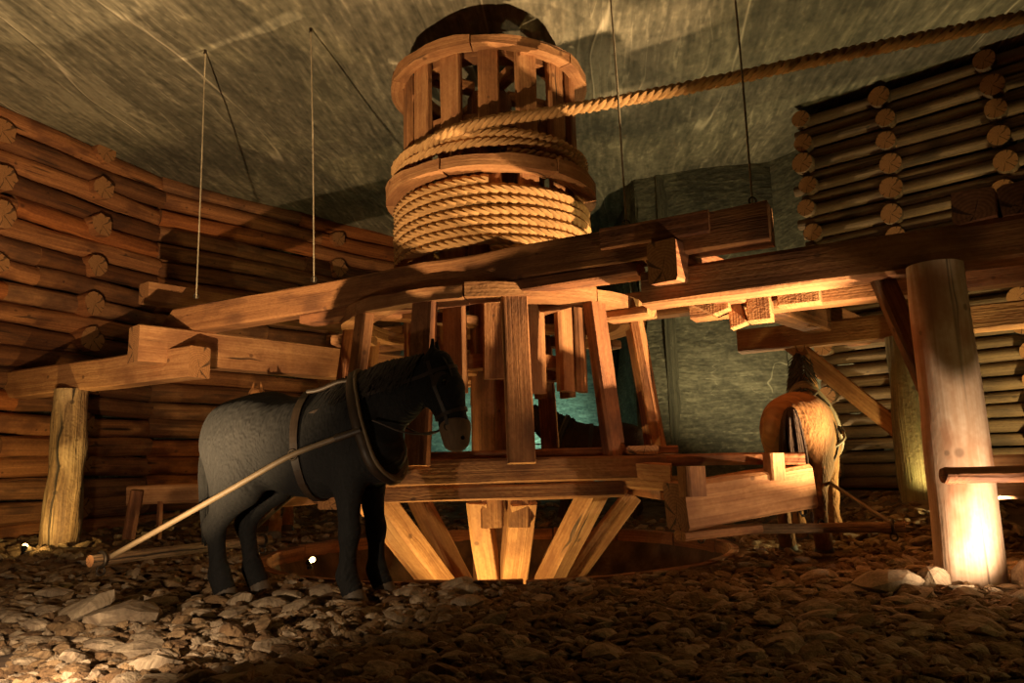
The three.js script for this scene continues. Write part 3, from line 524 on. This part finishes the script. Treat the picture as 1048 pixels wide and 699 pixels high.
// ------------------------------------------------------------------ horses
// smooth union of tapered, flattened capsules, meshed with surface nets
function sdfOf(prims) {
  return (x, y, z) => {
    let d = 1e9;
    for (const p of prims) {
      const zs = p.zs, px = x - p.a[0], py = y - p.a[1], pz = (z - p.a[2]) / zs, bx = p.b[0] - p.a[0], by = p.b[1] - p.a[1], bz = (p.b[2] - p.a[2]) / zs;
      const h = cl((px * bx + py * by + pz * bz) / (bx * bx + by * by + bz * bz + 1e-9)), dx = px - bx * h, dy = py - by * h, dz = pz - bz * h;
      const q = (Math.sqrt(dx * dx + dy * dy + dz * dz) - (p.r0 + (p.r1 - p.r0) * h)) * (zs < 1 ? 0.5 + 0.5 * zs : 1), k = p.k;
      const t = Math.max(k - Math.abs(d - q), 0) / k; d = Math.min(d, q) - t * t * k * 0.25;
    }
    return d;
  };
}
function surfaceNets(f, lo, hi, c) {
  const n = [0, 1, 2].map(i => Math.ceil((hi[i] - lo[i]) / c) + 1), [nx, ny, nz] = n, F = new Float32Array(nx * ny * nz), id = new Int32Array(nx * ny * nz).fill(-1);
  const ix = (i, j, k) => (k * ny + j) * nx + i;
  for (let k = 0; k < nz; k++) for (let j = 0; j < ny; j++) for (let i = 0; i < nx; i++) F[ix(i, j, k)] = f(lo[0] + i * c, lo[1] + j * c, lo[2] + k * c);
  const P = [], N = [], I = [], E = [[0, 1], [0, 2], [0, 4], [1, 3], [1, 5], [2, 3], [2, 6], [3, 7], [4, 5], [4, 6], [5, 7], [6, 7]];
  for (let k = 0; k < nz - 1; k++) for (let j = 0; j < ny - 1; j++) for (let i = 0; i < nx - 1; i++) {
    const v = []; let m = 0; for (let q = 0; q < 8; q++) { v[q] = F[ix(i + (q & 1), j + ((q >> 1) & 1), k + (q >> 2))]; if (v[q] < 0) m |= 1 << q; }
    if (m === 0 || m === 255) continue;
    let x = 0, y = 0, z = 0, w = 0;
    for (const [a, b] of E) if ((v[a] < 0) !== (v[b] < 0)) { const t = v[a] / (v[a] - v[b]); x += (a & 1) + t * ((b & 1) - (a & 1)); y += ((a >> 1) & 1) + t * (((b >> 1) & 1) - ((a >> 1) & 1)); z += (a >> 2) + t * ((b >> 2) - (a >> 2)); w++; }
    const X = lo[0] + (i + x / w) * c, Y = lo[1] + (j + y / w) * c, Z = lo[2] + (k + z / w) * c, e = c * 0.6;
    id[ix(i, j, k)] = P.length / 3; P.push(X, Y, Z);
    const g = V(f(X + e, Y, Z) - f(X - e, Y, Z), f(X, Y + e, Z) - f(X, Y - e, Z), f(X, Y, Z + e) - f(X, Y, Z - e)).normalize(); N.push(g.x, g.y, g.z);
  }
  const quad = (a, b, cc, d, flip) => { if (a < 0 || b < 0 || cc < 0 || d < 0) return; flip ? I.push(a, b, cc, a, cc, d) : I.push(a, cc, b, a, d, cc); };
  for (let k = 1; k < nz - 1; k++) for (let j = 1; j < ny - 1; j++) for (let i = 1; i < nx - 1; i++) {
    const s = F[ix(i, j, k)] < 0;
    if (s !== F[ix(i + 1, j, k)] < 0) quad(id[ix(i, j - 1, k - 1)], id[ix(i, j, k - 1)], id[ix(i, j, k)], id[ix(i, j - 1, k)], s);
    if (s !== F[ix(i, j + 1, k)] < 0) quad(id[ix(i - 1, j, k - 1)], id[ix(i - 1, j, k)], id[ix(i, j, k)], id[ix(i, j, k - 1)], s);
    if (s !== F[ix(i, j, k + 1)] < 0) quad(id[ix(i - 1, j - 1, k)], id[ix(i, j - 1, k)], id[ix(i, j, k)], id[ix(i - 1, j, k)], s);
  }
  const g = new THREE.BufferGeometry(); g.setAttribute('position', new THREE.Float32BufferAttribute(P, 3)); g.setAttribute('normal', new THREE.Float32BufferAttribute(N, 3));
  const U = []; for (let i = 0; i < P.length; i += 3) U.push(P[i] * 0.9 + P[i + 2] * 0.5, P[i + 1] * 0.9 + P[i + 2] * 0.4); g.setAttribute('uv', new THREE.Float32BufferAttribute(U, 2)); g.setIndex(I); return g;
}
// o: turn of the neck (z offset of the head), leg steps, colours
function makeHorse(label, pos, heading, o) {
  const t = thing('horse', label, 'horse', [pos[0], pos[1], pos[2]], null, 'thing'); t.rotation.y = heading;
  const prims = [], add = (a, b, r0, r1, zs = 1, k = 0.08) => prims.push({ a, b, r0, r1, zs, k });
  const hy = o.headUp ?? 0, hz = o.turn ?? 0;
  add([-0.4, 1.13, 0], [0.28, 1.1, 0], 0.335, 0.345, 0.84, 0.1);
  add([-0.05, 1.02, 0], [0.12, 1.0, 0], 0.30, 0.30, 0.95, 0.1);
  add([-0.56, 1.2, 0.1], [-0.42, 1.2, 0.1], 0.25, 0.27, 0.8, 0.1); add([-0.56, 1.2, -0.1], [-0.42, 1.2, -0.1], 0.25, 0.27, 0.8, 0.1);
  add([-0.66, 1.28, 0], [-0.3, 1.36, 0], 0.12, 0.12, 0.8, 0.12);
  add([0.1, 1.38, 0], [0.46, 1.44, 0], 0.09, 0.12, 0.7, 0.14);
  for (const s of [1, -1]) { add([0.34, 1.3, 0.13 * s], [0.56, 1.02, 0.16 * s], 0.15, 0.15, 0.8, 0.12); }
  add([0.46, 1.12, 0], [0.56, 1.02, 0], 0.25, 0.21, 0.85, 0.12);
  // neck, in two bends towards the head
  const n1 = [0.42, 1.28, 0], n2 = [0.72, 1.47 + hy * 0.5, hz * 0.4], n3 = [0.98, 1.64 + hy, hz * 0.85];
  add(n1, n2, 0.255, 0.2, 0.62, 0.12); add(n2, n3, 0.2, 0.125, 0.62, 0.1);
  // head: local frame pointing down the face
  const fd = V(o.face?.[0] ?? 0.34, o.face?.[1] ?? -0.94, o.face?.[2] ?? (hz * 0.4)).normalize(), pol0 = V(n3[0] + 0.05, n3[1] + 0.03, n3[2] + hz * 0.08);
  const H = (d, fwd, side) => { const fr = V(-fd.y, fd.x, 0).normalize(); const sd = V().crossVectors(fr, fd).normalize(); return pol0.clone().addScaledVector(fd, d).addScaledVector(fr, fwd).addScaledVector(sd, side); }, A3 = v => [v.x, v.y, v.z];
  add(A3(H(-0.02, 0.02, 0)), A3(H(0.16, 0.025, 0)), 0.112, 0.135, 0.78, 0.06);
  add(A3(H(0.16, -0.03, 0)), A3(H(0.28, -0.015, 0)), 0.14, 0.112, 0.72, 0.06);
  add(A3(H(0.2, 0.03, 0)), A3(H(0.46, 0.02, 0)), 0.105, 0.084, 0.8, 0.06);
  add(A3(H(0.47, 0.015, 0)), A3(H(0.55, 0.0, 0)), 0.09, 0.083, 0.85, 0.05);
  add(A3(H(0.42, -0.05, 0)), A3(H(0.55, -0.055, 0)), 0.055, 0.05, 0.85, 0.04);
  for (const s of [1, -1]) { add(A3(H(0.13, 0.06, 0.075 * s)), A3(H(0.16, 0.06, 0.078 * s)), 0.035, 0.035, 1, 0.03); }
  for (const s of [1, -1]) { const b = H(-0.08, 0.01, 0.055 * s); add(A3(b), [b.x + 0.0, b.y + 0.14, b.z + 0.015 * s], 0.038, 0.01, 0.8, 0.03); add(A3(H(-0.03, 0.0, 0.05 * s)), A3(b), 0.04, 0.034, 1, 0.04); }
  // legs
  const L = o.legs ?? [0, 0, 0, 0];
  [1, -1].forEach((s, i) => {
    const f = L[i], z = 0.17 * s;
    add([0.42, 0.98, 0.17 * s], [0.42 + f * 0.2, 0.78, z], 0.15, 0.105, 0.9, 0.08); add([0.42 + f * 0.2, 0.8, z], [0.44 + f * 0.6, 0.46, z], 0.1, 0.068, 0.95, 0.05);
    add([0.445 + f * 0.6, 0.48, z], [0.44 + f * 0.65, 0.42, z], 0.07, 0.06, 1, 0.04); add([0.44 + f * 0.65, 0.44, z], [0.43 + f * 0.9, 0.17, z], 0.06, 0.062, 1, 0.04);
    add([0.43 + f * 0.9, 0.17, z], [0.47 + f * 0.96, 0.075, z], 0.076, 0.078, 1, 0.04);
    const b = L[2 + i];
    add([-0.52, 1.12, 0.15 * s], [-0.44 + b * 0.3, 0.8, 0.19 * s], 0.24, 0.16, 0.7, 0.1); add([-0.56, 1.05, 0.16 * s], [-0.6 + b * 0.4, 0.72, 0.17 * s], 0.2, 0.12, 0.7, 0.1);
    add([-0.5 + b * 0.35, 0.8, 0.18 * s], [-0.7 + b * 0.6, 0.5, z], 0.13, 0.075, 0.85, 0.06); add([-0.71 + b * 0.6, 0.52, z], [-0.69 + b * 0.62, 0.46, z], 0.075, 0.064, 0.9, 0.04);
    add([-0.69 + b * 0.62, 0.48, z], [-0.66 + b * 0.9, 0.17, z], 0.062, 0.062, 1, 0.04); add([-0.66 + b * 0.9, 0.17, z], [-0.62 + b * 0.95, 0.075, z], 0.078, 0.08, 1, 0.04);
  });
  const f = sdfOf(prims);
  const zr = 0.42 + Math.abs(hz);
  const body = new THREE.Mesh(surfaceNets(f, [-1.0, 0.0, -zr], [1.5, 2.1 + hy, zr], o.cell ?? 0.019), o.coat); body.name = 'body'; t.add(body);
  const pn = (name, geo, m, par = t, label) => { const q = new THREE.Mesh(geo, m); q.name = name; par.add(q); if (label) q.userData.label = label; return q; };
  // hooves
  [1, -1].forEach((s, i) => { for (const x of [0.49 + L[i] * 0.97, -0.6 + L[2 + i] * 0.96]) { const g = new THREE.CylinderGeometry(0.07, 0.092, 0.085, 14); g.applyMatrix4(new THREE.Matrix4().makeShear(0, 0, -0.25, 0, 0, 0)); g.translate(x, 0.042, 0.17 * s); pn('hoof', g, M.hoof); } });
  // eyes, muzzle tone, nostrils
  for (const s of [1, -1]) { const e = new THREE.SphereGeometry(0.024, 12, 10); e.translate(...A3(H(0.15, 0.06, 0.106 * s))); pn('eye', e, M.eye); const ns = new THREE.SphereGeometry(0.016, 8, 6); ns.translate(...A3(H(0.56, 0.055, 0.055 * s))); pn('nostril', ns, M.eye); }
  // march from inside to the skin
  const skin = (c, d, off = 0.006) => { let q = 0.02; for (let i = 0; i < 60; i++) { const v = f(c.x + d.x * q, c.y + d.y * q, c.z + d.z * q); if (v > -0.0008) break; q += Math.max(0.004, -v * 0.7); } return c.clone().addScaledVector(d, q + off); };
  const loop = (c, up, n = 40, off = 0.008) => { const pts = []; for (let i = 0; i < n; i++) { const a = i / n * TAU; pts.push(skin(c, up.clone().multiplyScalar(Math.cos(a)).add(V(0, 0, Math.sin(a))).normalize(), off)); } return pts; };
  if (o.muzzle) { // lighter hair patch over the muzzle
    const m = sdfOf(prims), cut = (x, y, z) => { const p = V(x, y, z).sub(H(0.51, 0.0, 0)); return Math.max(m(x, y, z) - 0.004, p.length() - 0.135); };
    const c = H(0.5, 0, 0); pn('muzzle', surfaceNets(cut, [c.x - 0.18, c.y - 0.18, c.z - 0.15], [c.x + 0.18, c.y + 0.18, c.z + 0.15], 0.01), M.muzzle);
  }
  // mane and tail
  const hairs = [], side = o.maneSide ?? 1, crest = q => { const c = q < 0.5 ? V(...n1).lerp(V(...n2), q * 2) : V(...n2).lerp(V(...n3), q * 2 - 1); return skin(c, V(-0.45, 0.89, 0).normalize(), 0); };
  for (let i = 0; i < (o.hairs ?? 170); i++) {
    const q = 0.04 + 0.96 * R(), p = crest(q), len = rr(0.14, 0.36), pts = [p.clone().add(V(rr(-0.02, 0.02), -0.01, rr(-0.02, 0.02)))];
    const s = R() < 0.85 ? side : -side; let cur = p.clone().add(V(rr(-0.03, 0.03), 0.025, 0.03 * s));
    for (let k = 1; k <= 4; k++) { pts.push(cur.clone()); cur = cur.clone().add(V(-0.02 + rr(-0.03, 0.02), -len / 4, 0.035 * s)); for (let m = 0; m < 6; m++) { const dd = f(cur.x, cur.y, cur.z); if (dd > 0.012) break; cur.z += s * 0.016; } }
    hairs.push(tube(pts, [0.011, 0.003], 4, 7));
  }
  pn('mane', mergeGeometries(hairs), o.hair);
  const fl = []; for (let i = 0; i < 26; i++) { const p = H(-0.06, 0.08, rr(-0.06, 0.06)), l = rr(0.12, 0.24); fl.push(tube([p, p.clone().addScaledVector(fd, l * 0.5).add(V(0.035, 0, rr(-0.02, 0.03))), p.clone().addScaledVector(fd, l).add(V(0.04, 0, rr(-0.03, 0.05)))], [0.009, 0.003], 4, 5)); }
  pn('forelock', mergeGeometries(fl), o.hair);
  const tl = []; for (let i = 0; i < 110; i++) { const a = R() * TAU, w = Math.sqrt(R()) * 0.07 * (o.tailW ?? 1), e = rr(0.35, 0.55); tl.push(tube([V(-0.74, 1.36, 0), V(-0.83 + Math.cos(a) * w * 0.4, 1.28, Math.sin(a) * w * 0.5), V(-0.87 + Math.cos(a) * w, 1.0, Math.sin(a) * w), V(-0.86 + Math.cos(a) * w, 0.75, Math.sin(a) * w * 1.1), V(-0.84 + Math.cos(a) * w * 0.6, e, Math.sin(a) * w * 0.8)], [0.016, 0.004], 4, 9)); }
  pn('tail', mergeGeometries(tl), o.tailHair ?? o.hair);
  // harness
  if (o.harness) {
    const cc = V(0.54, 1.2, 0), cu = V(-0.36, 0.93, 0).normalize(), lp = loop(cc, cu, 44, 0.02), col = pn('collar', tube(lp, 0.042, 8, 88, true), o.leather ?? M.leather);
    pn('hame', tube(loop(cc.clone().add(V(0.035, 0.015, 0)), cu, 40, 0.05), 0.016, 6, 80, true), M.leatherPale, col);
    const gc = V(0.06, 1.1, 0), gu = V(-0.12, 1, 0).normalize(), gl = loop(gc, gu, 44, 0.004);
    const girth = pn('girth', strap(gl, 0.06, 0.014, p => p.clone().sub(gc).setX(0), true), M.leather);
    for (const s of [1, -1]) { const p = skin(gc, V(0, -0.25, s).normalize(), 0.02), b = new THREE.TorusGeometry(0.035, 0.009, 6, 16); b.translate(p.x, p.y, p.z); pn('buckle', b, M.iron, girth); }
    // back strap from collar to girth
    const bs = []; for (let i = 0; i <= 6; i++) { const x = 0.44 - 0.4 * i / 6; bs.push(skin(V(x, 1.2, 0.0), V(0, 0.94, 0.33).normalize(), i ? 0.035 : 0.05)); } pn('back_strap', tube(bs, 0.018, 6, 24), M.leather);
    // bridle
    const ck = (d, fwd) => [1, -1].map(s => { const c = H(d, fwd, 0), sd = H(d, fwd, s).sub(c).normalize(); return skin(c, sd, 0.006); });
    for (const k of [0, 1]) { const pts = [[-0.05, -0.02], [0.05, -0.02], [0.15, -0.02], [0.26, -0.015], [0.36, -0.01], [0.44, -0.02]].map(q => ck(...q)[k]); pn('cheek_strap', strap(pts, 0.026, 0.008, (p) => V(0, 0, k ? -1 : 1)), M.leather); }
    const ringAt = (d, n = 24) => { const c = H(d, -0.005, 0), fr = V(-fd.y, fd.x, 0).normalize(), sd = V().crossVectors(fr, fd).normalize(), out = []; for (let i = 0; i < n; i++) { const a = i / n * TAU; out.push(skin(c, fr.clone().multiplyScalar(Math.cos(a)).addScaledVector(sd, Math.sin(a)), 0.005)); } return [out, c]; };
    for (const [d, nm] of [[0.36, 'noseband'], [0.04, 'browband']]) { const [rg, c] = ringAt(d); pn(nm, strap(rg, 0.026, 0.008, p => p.clone().sub(c), true), M.leather); }
    for (const k of [0, 1]) { const s = k ? -1 : 1, p = ck(0.13, 0.03)[k]; const g = new THREE.CylinderGeometry(0.07, 0.075, 0.012, 18); g.rotateX(Math.PI / 2); g.rotateY(-0.35 * s); g.translate(p.x + 0.01, p.y, p.z + 0.025 * s); pn('blinker', g, M.leather); const q = ck(0.45, -0.02)[k], b = new THREE.TorusGeometry(0.028, 0.006, 6, 16); b.translate(q.x, q.y, q.z + 0.012 * s); pn('bit_ring', b, M.iron); }
    for (const k of [0, 1]) { const s = k ? -1 : 1, q = ck(0.45, -0.02)[k].add(V(0, 0, 0.015 * s)), e = skin(V(0.6, 1.18, 0), V(0.1, 0.3, s).normalize(), 0.03), m = q.clone().lerp(e, 0.5).add(V(0, -0.07, 0.06 * s)); pn('rein', tube([q, m, e], 0.008, 5, 16), M.leather); }
    // traces to the singletree, given in world space as [side, x, y, z]
    t.updateMatrixWorld(true); const inv = t.matrixWorld.clone().invert();
    for (const [s, x, y, z] of o.traces ?? []) {
      const e = V(x, y, z).applyMatrix4(inv), a = skin(V(0.5, 1.18, 0), V(0.25, -0.02, s).normalize(), 0.05), m = skin(V(0.06, 1.03, 0), V(0, -0.05, s).normalize(), 0.04);
      const tr = pn('trace', tube([a, a.clone().lerp(m, 0.5).add(V(0, 0, 0.03 * s)), m, m.clone().lerp(e, 0.35), m.clone().lerp(e, 0.7), e], o.traceR ?? 0.021, 8, 60), M.leatherPale);
      pn('trace_sleeve', tube([a, a.clone().lerp(m, 0.35).add(V(0, 0, 0.02 * s))], 0.028, 8, 8), M.leather, tr);
    }
  }
  return shade(t);
}
const yBlack = 0.0;
makeHorse('black horse in harness standing in front of the gin', [-1.56, 0.0, -5.66], -0.24, { coat: M.coatBlack, hair: M.hairBlack, tailHair: M.coatBlack, tailW: 0.8, harness: true, muzzle: true, legs: [-0.02, 0.06, 0.06, 0.12], maneSide: 1, hairs: 240, traces: [[1, -3.02, 0.31, -5.68], [-1, -2.5, 0.3, -6.9]], headUp: -0.05, face: [0.3, -0.95, 0.05], cell: 0.017 });
makeHorse('bay horse seen from behind, walking away beside the pale post', [2.98, 0.04, -7.72], dg(62), { coat: M.coatBay, hair: M.hairBlack, tailHair: M.coatDark, tailW: 1.7, harness: true, leather: M.leatherPale, legs: [0.05, -0.05, -0.05, 0.1], maneSide: -1, headUp: 0.29, turn: -0.08, traces: [[-1, 3.08, 0.36, -6.3], [1, 1.75, 0.3, -7.1]], traceR: 0.016 });
makeHorse('dark horse facing left, half hidden behind the slats of the gin', [1.25, 0.03, -11.9], Math.PI - 0.1, { coat: M.coatDark, hair: M.hairBlack, harness: true, legs: [0.02, 0.08, 0, 0.1], headUp: 0.05 });
makeHorse('tan horse hidden behind the black horse, only ears and legs showing', [-3.25, 0.1, -9.95], -Math.PI / 2 + 0.15, { coat: M.coatTan, hair: M.hairBrown, harness: true, legs: [0, 0.06, 0.03, 0.08], headUp: 0.0, hairs: 120 });

// singletrees with their chains
function singletree(label, p, q, chainAt, chainTop) {
  const t = thing('singletree', label, 'singletree', [p.x, p.y, p.z], null, 'thing');
  part(t, 'bar', log(p, q, 0.045, 0.04, { sides: 10, wob: 0.05, bend: 0.004 }), [M.bark, M.end]);
  for (const s of [0.05, 0.95]) { const c = p.clone().lerp(q, s), g = new THREE.TorusGeometry(0.052, 0.014, 6, 16); g.lookAt(q.clone().sub(p)); g.translate(c.x, c.y, c.z); part(t, 'trace_hook', g, M.iron); const h = new THREE.TorusGeometry(0.03, 0.009, 6, 14); h.translate(c.x, c.y - 0.08, c.z); part(t, 'hook_ring', h, M.iron); }
  const a = p.clone().lerp(q, chainAt), n = 4; for (let i = 0; i < n; i++) { const c = a.clone().add(V(0, 0.03, 0)).lerp(chainTop, i / (n - 1)), g = new THREE.TorusGeometry(0.036, 0.01, 6, 14); g.scale(0.75, 1.15, 1); if (i % 2) g.rotateY(1.4); g.translate(c.x, c.y, c.z); part(t, 'chain_link', g, M.iron); }
}
singletree('long wooden singletree lying behind the black horse', V(-3.1, 0.3, -5.56), V(-2.3, 0.28, -7.1), 0.6, V(-2.7, 0.55, -6.6));
singletree('wooden singletree hung from the drawbar behind the bay horse', V(3.16, 0.33, -6.22), V(1.62, 0.26, -7.12), 0.36, V(2.46, 0.5, -6.72));

// ------------------------------------------------------------------ lamps: housing, yoke, glowing lens
for (const [n, l, p, tg, c, , , s] of LAMPS) {
  const pos = V(...p), dir = V(...tg).sub(pos).normalize(), t = thing(n, l, 'lamp', [p[0], p[1] - s * 1.6, p[2]], null, 'thing');
  const q = new THREE.Quaternion().setFromUnitVectors(V(0, 1, 0), dir), put = g => { g.applyQuaternion(q); g.translate(...p); return g; };
  const hs = new THREE.LatheGeometry([[0.001, -s * 1.5], [s * 0.7, -s * 1.5], [s * 0.8, -s * 1.2], [s, -s * 0.3], [s * 1.15, 0.003], [s, 0.003], [s * 0.92, -s * 0.1], [0.001, -s * 0.1]].map(v => new THREE.Vector2(...v)), 20);
  part(t, 'housing', put(hs), M.black);
  const em = new THREE.MeshStandardMaterial({ color: 0x000000, emissive: c, emissiveIntensity: 14, roughness: 0.3 }); em.name = 'lamp_glow';
  const ln = new THREE.CylinderGeometry(s * 0.9, s * 0.9, 0.004, 20); ln.translate(0, -s * 0.06, 0); part(t, 'lens', put(ln), em);
  if (s < 0.035) { const bl = new THREE.SphereGeometry(0.028, 14, 10); bl.translate(0, 0.03, 0); part(t, 'bulb', put(bl), em); }
  const base = new THREE.CylinderGeometry(s * 0.9, s * 1.1, 0.03, 14); base.translate(p[0], p[1] - s * 2.0, p[2]); part(t, 'base', base, M.black);
  const yk = new THREE.CylinderGeometry(s * 0.25, s * 0.25, s * 1.6, 8); yk.translate(p[0], p[1] - s * 1.3, p[2]); part(t, 'yoke', yk, M.black);
}

// ------------------------------------------------------------------ rubble
function stoneGeo(seed) {
  const g0 = new THREE.IcosahedronGeometry(1, 1), P = g0.attributes.position, r = rng(seed), planes = []; for (let i = 0; i < 7; i++) planes.push([V(r() - 0.5, r() - 0.5, r() - 0.5).normalize(), 0.55 + 0.35 * r()]);
  for (let i = 0; i < P.count; i++) { const v = V(P.getX(i), P.getY(i), P.getZ(i)); for (const [n, d] of planes) { const e = v.dot(n) - d; if (e > 0) v.addScaledVector(n, -e); } v.multiplyScalar(1 + 0.2 * (noise3(v.x * 2 + seed, v.y * 2, v.z * 2) - 0.5)); v.y *= 0.42; P.setXYZ(i, v.x, v.y, v.z); }
  g0.computeVertexNormals(); const uv = g0.attributes.uv; for (let i = 0; i < uv.count; i++) uv.setXY(i, P.getX(i) * 0.4 + seed * 0.13, P.getZ(i) * 0.4 + P.getY(i) * 0.3); return g0;
}
const SG = []; for (let i = 0; i < 10; i++) SG.push(stoneGeo(200 + i));
const keep = (x, z, m) => Math.hypot(x - C.x, z - C.z) > PIT + 0.1 + m && Math.hypot(x - 3.06, z + 5.22) > 0.25 + m && Math.hypot(x + 5.72, z + 9.55) > 0.25 + m && Math.hypot(x - 4.45, z + 8.22) > 0.25 + m
  && [[-1.1, -5.4], [-1.0, -5.75], [-2.1, -5.6], [-2.1, -5.95], [2.9, -7.2], [3.15, -7.3], [3.4, -8.2], [3.7, -8.1]].every(([a, b]) => Math.hypot(x - a, z - b) > 0.1 + m) && LAMPS.every(l => Math.hypot(x - l[2][0], z - l[2][2]) > 0.14 + m);
const wallSide = (x, z) => (x + 8.5) * 5.6 + (z + 6.95) * 2.3 > 1.0 && (x - 4.15) * 0.658 - (z + 10.62) * 0.753 < -0.3 && z > -16.2 && x > -8.4 && x < 8.5;
{
  const RS = rng(55), s = (a, b) => a + (b - a) * RS();
  const zones = [
    ['flat pale stone in the brightly lit foreground corner below the singletree', x => x < -1.0, z => z > -4.5, 65, [-3.4, -1.0], [-4.6, -3.1], [0.05, 0.13], M.stone],
    ['flat stone on the ground before the black horse', null, null, 65, [-3.6, -0.2], [-5.9, -4.5], [0.05, 0.13], M.stone],
    ['rough stone in the dim middle foreground before the pit', null, null, 55, [-0.8, 1.8], [-5.6, -3.2], [0.05, 0.11], M.stone],
    ['rough stone in the dim foreground before the pale post', null, null, 50, [1.2, 3.2], [-5.6, -3.6], [0.05, 0.13], M.stone],
    ['pale stone on the lit rubble round the bay horse', null, null, 50, [2.0, 4.6], [-7.8, -5.7], [0.07, 0.13], M.stone],
  ];
  const spots = [];
  for (const [label, , , n, xr, zr, sr, m] of zones) {
    let c = 0, tries = 0;
    while (c < n && tries++ < 4000) {
      const x = s(...xr), z = s(...zr), k = s(...sr); if (Math.abs(x) > -z * 0.72 || !keep(x, z, k * 0.8) || spots.some(q => Math.hypot(q[0] - x, q[1] - z) < (q[2] + k) * 0.85)) continue;
      spots.push([x, z, k]); c++;
      const o = new THREE.Mesh(SG[Math.floor(RS() * 10)], m); o.name = numbered('stone'); o.position.set(x, groundY(x, z) + k * s(0.05, 0.22), z); o.rotation.set(s(-0.28, 0.28), s(0, 6.28), s(-0.28, 0.28)); o.scale.set(k * s(0.9, 1.5), k * s(0.8, 1.2), k * s(0.7, 1.1));
      o.castShadow = o.receiveShadow = true; o.userData = { label, category: 'stone', group: label, kind: 'thing' }; scene.add(o);
    }
  }
  const own = (x, z, k, sc, rot, m, label, dy = 0.1) => { const o = new THREE.Mesh(SG[Math.floor(RS() * 10)], m); o.name = numbered('stone'); o.position.set(x, groundY(x, z) + dy, z); o.rotation.set(...rot); o.scale.set(k * sc[0], k * sc[1], k * sc[2]); o.castShadow = o.receiveShadow = true; o.userData = { label, category: 'stone', kind: 'thing' }; scene.add(o); };
  own(-2.75, -4.85, 0.2, [1.3, 0.7, 0.8], [0.1, 0.4, 0.35], M.stone, 'large pale slab leaning up in front of the black horse, outermost of a pair', 0.06);
  own(-2.4, -4.72, 0.22, [1.2, 0.9, 0.8], [0.25, 1.0, -0.3], M.stone, 'large pale slab leaning against its twin in front of the black horse', 0.06);
  own(3.33, -4.92, 0.2, [1.0, 1.5, 0.8], [0, 0.5, 0.1], M.stone, 'big shadowed rock at the foot of the pale post, nearest the wooden bar', 0.08);
  own(2.72, -5.08, 0.12, [1.1, 1.8, 0.9], [0.2, 0.4, 0.4], M.stone, 'upright wedge of rock against the foot of the pale post', 0.06);
  own(2.62, -5.3, 0.1, [1, 1.6, 0.9], [0, 1.2, -0.2], M.stone, 'small stone beside the wedge of rock at the pale post', 0.06);
  own(2.4, -5.0, 0.17, [1.4, 1.2, 1], [0, 0.2, 0], M.stone, 'broad flat rock in front of the pale post', 0.05);
  // the rest: small rubble nobody could count
  const N = 15000, per = N / 5, cols = [0xffffff, 0xe0d2bc, 0xcab79c, 0xb09a80, 0xd8c8b0];
  const dm = new THREE.Object3D();
  const g = new THREE.Group(); g.name = 'rubble'; g.userData = { label: 'small broken stones covering the chamber floor', category: 'rubble', kind: 'stuff' }; scene.add(g);
  for (let v = 0; v < 5; v++) {
    const im = new THREE.InstancedMesh(SG[v * 2], M.stone, per); im.name = 'small_stones'; im.userData.kind = 'stuff'; im.castShadow = im.receiveShadow = true; let c = 0;
    while (c < per) {
      const near = RS() < 0.7, z = near ? -3 - 6 * RS() ** 1.5 : s(-15, -3), x = near ? s(-0.8, 0.8) * -z : s(-7.5, 7.5), k = near ? s(0.018, 0.055) * (z < -6 ? 1.4 : 1) : s(0.03, 0.09); if (!keep(x, z, k) || !wallSide(x, z)) continue;
      dm.position.set(x, groundY(x, z) + k * s(-0.05, 0.3), z); dm.rotation.set(s(-0.5, 0.5), s(0, 6.28), s(-0.5, 0.5)); dm.scale.set(k * s(0.9, 1.5), k * s(0.8, 1.5), k * s(0.7, 1.1)); dm.updateMatrix(); im.setMatrixAt(c, dm.matrix); im.setColorAt(c, new THREE.Color(cols[Math.floor(RS() * 5)])); c++;
    }
    g.add(im);
  }
}
renderer.render(scene, camera);
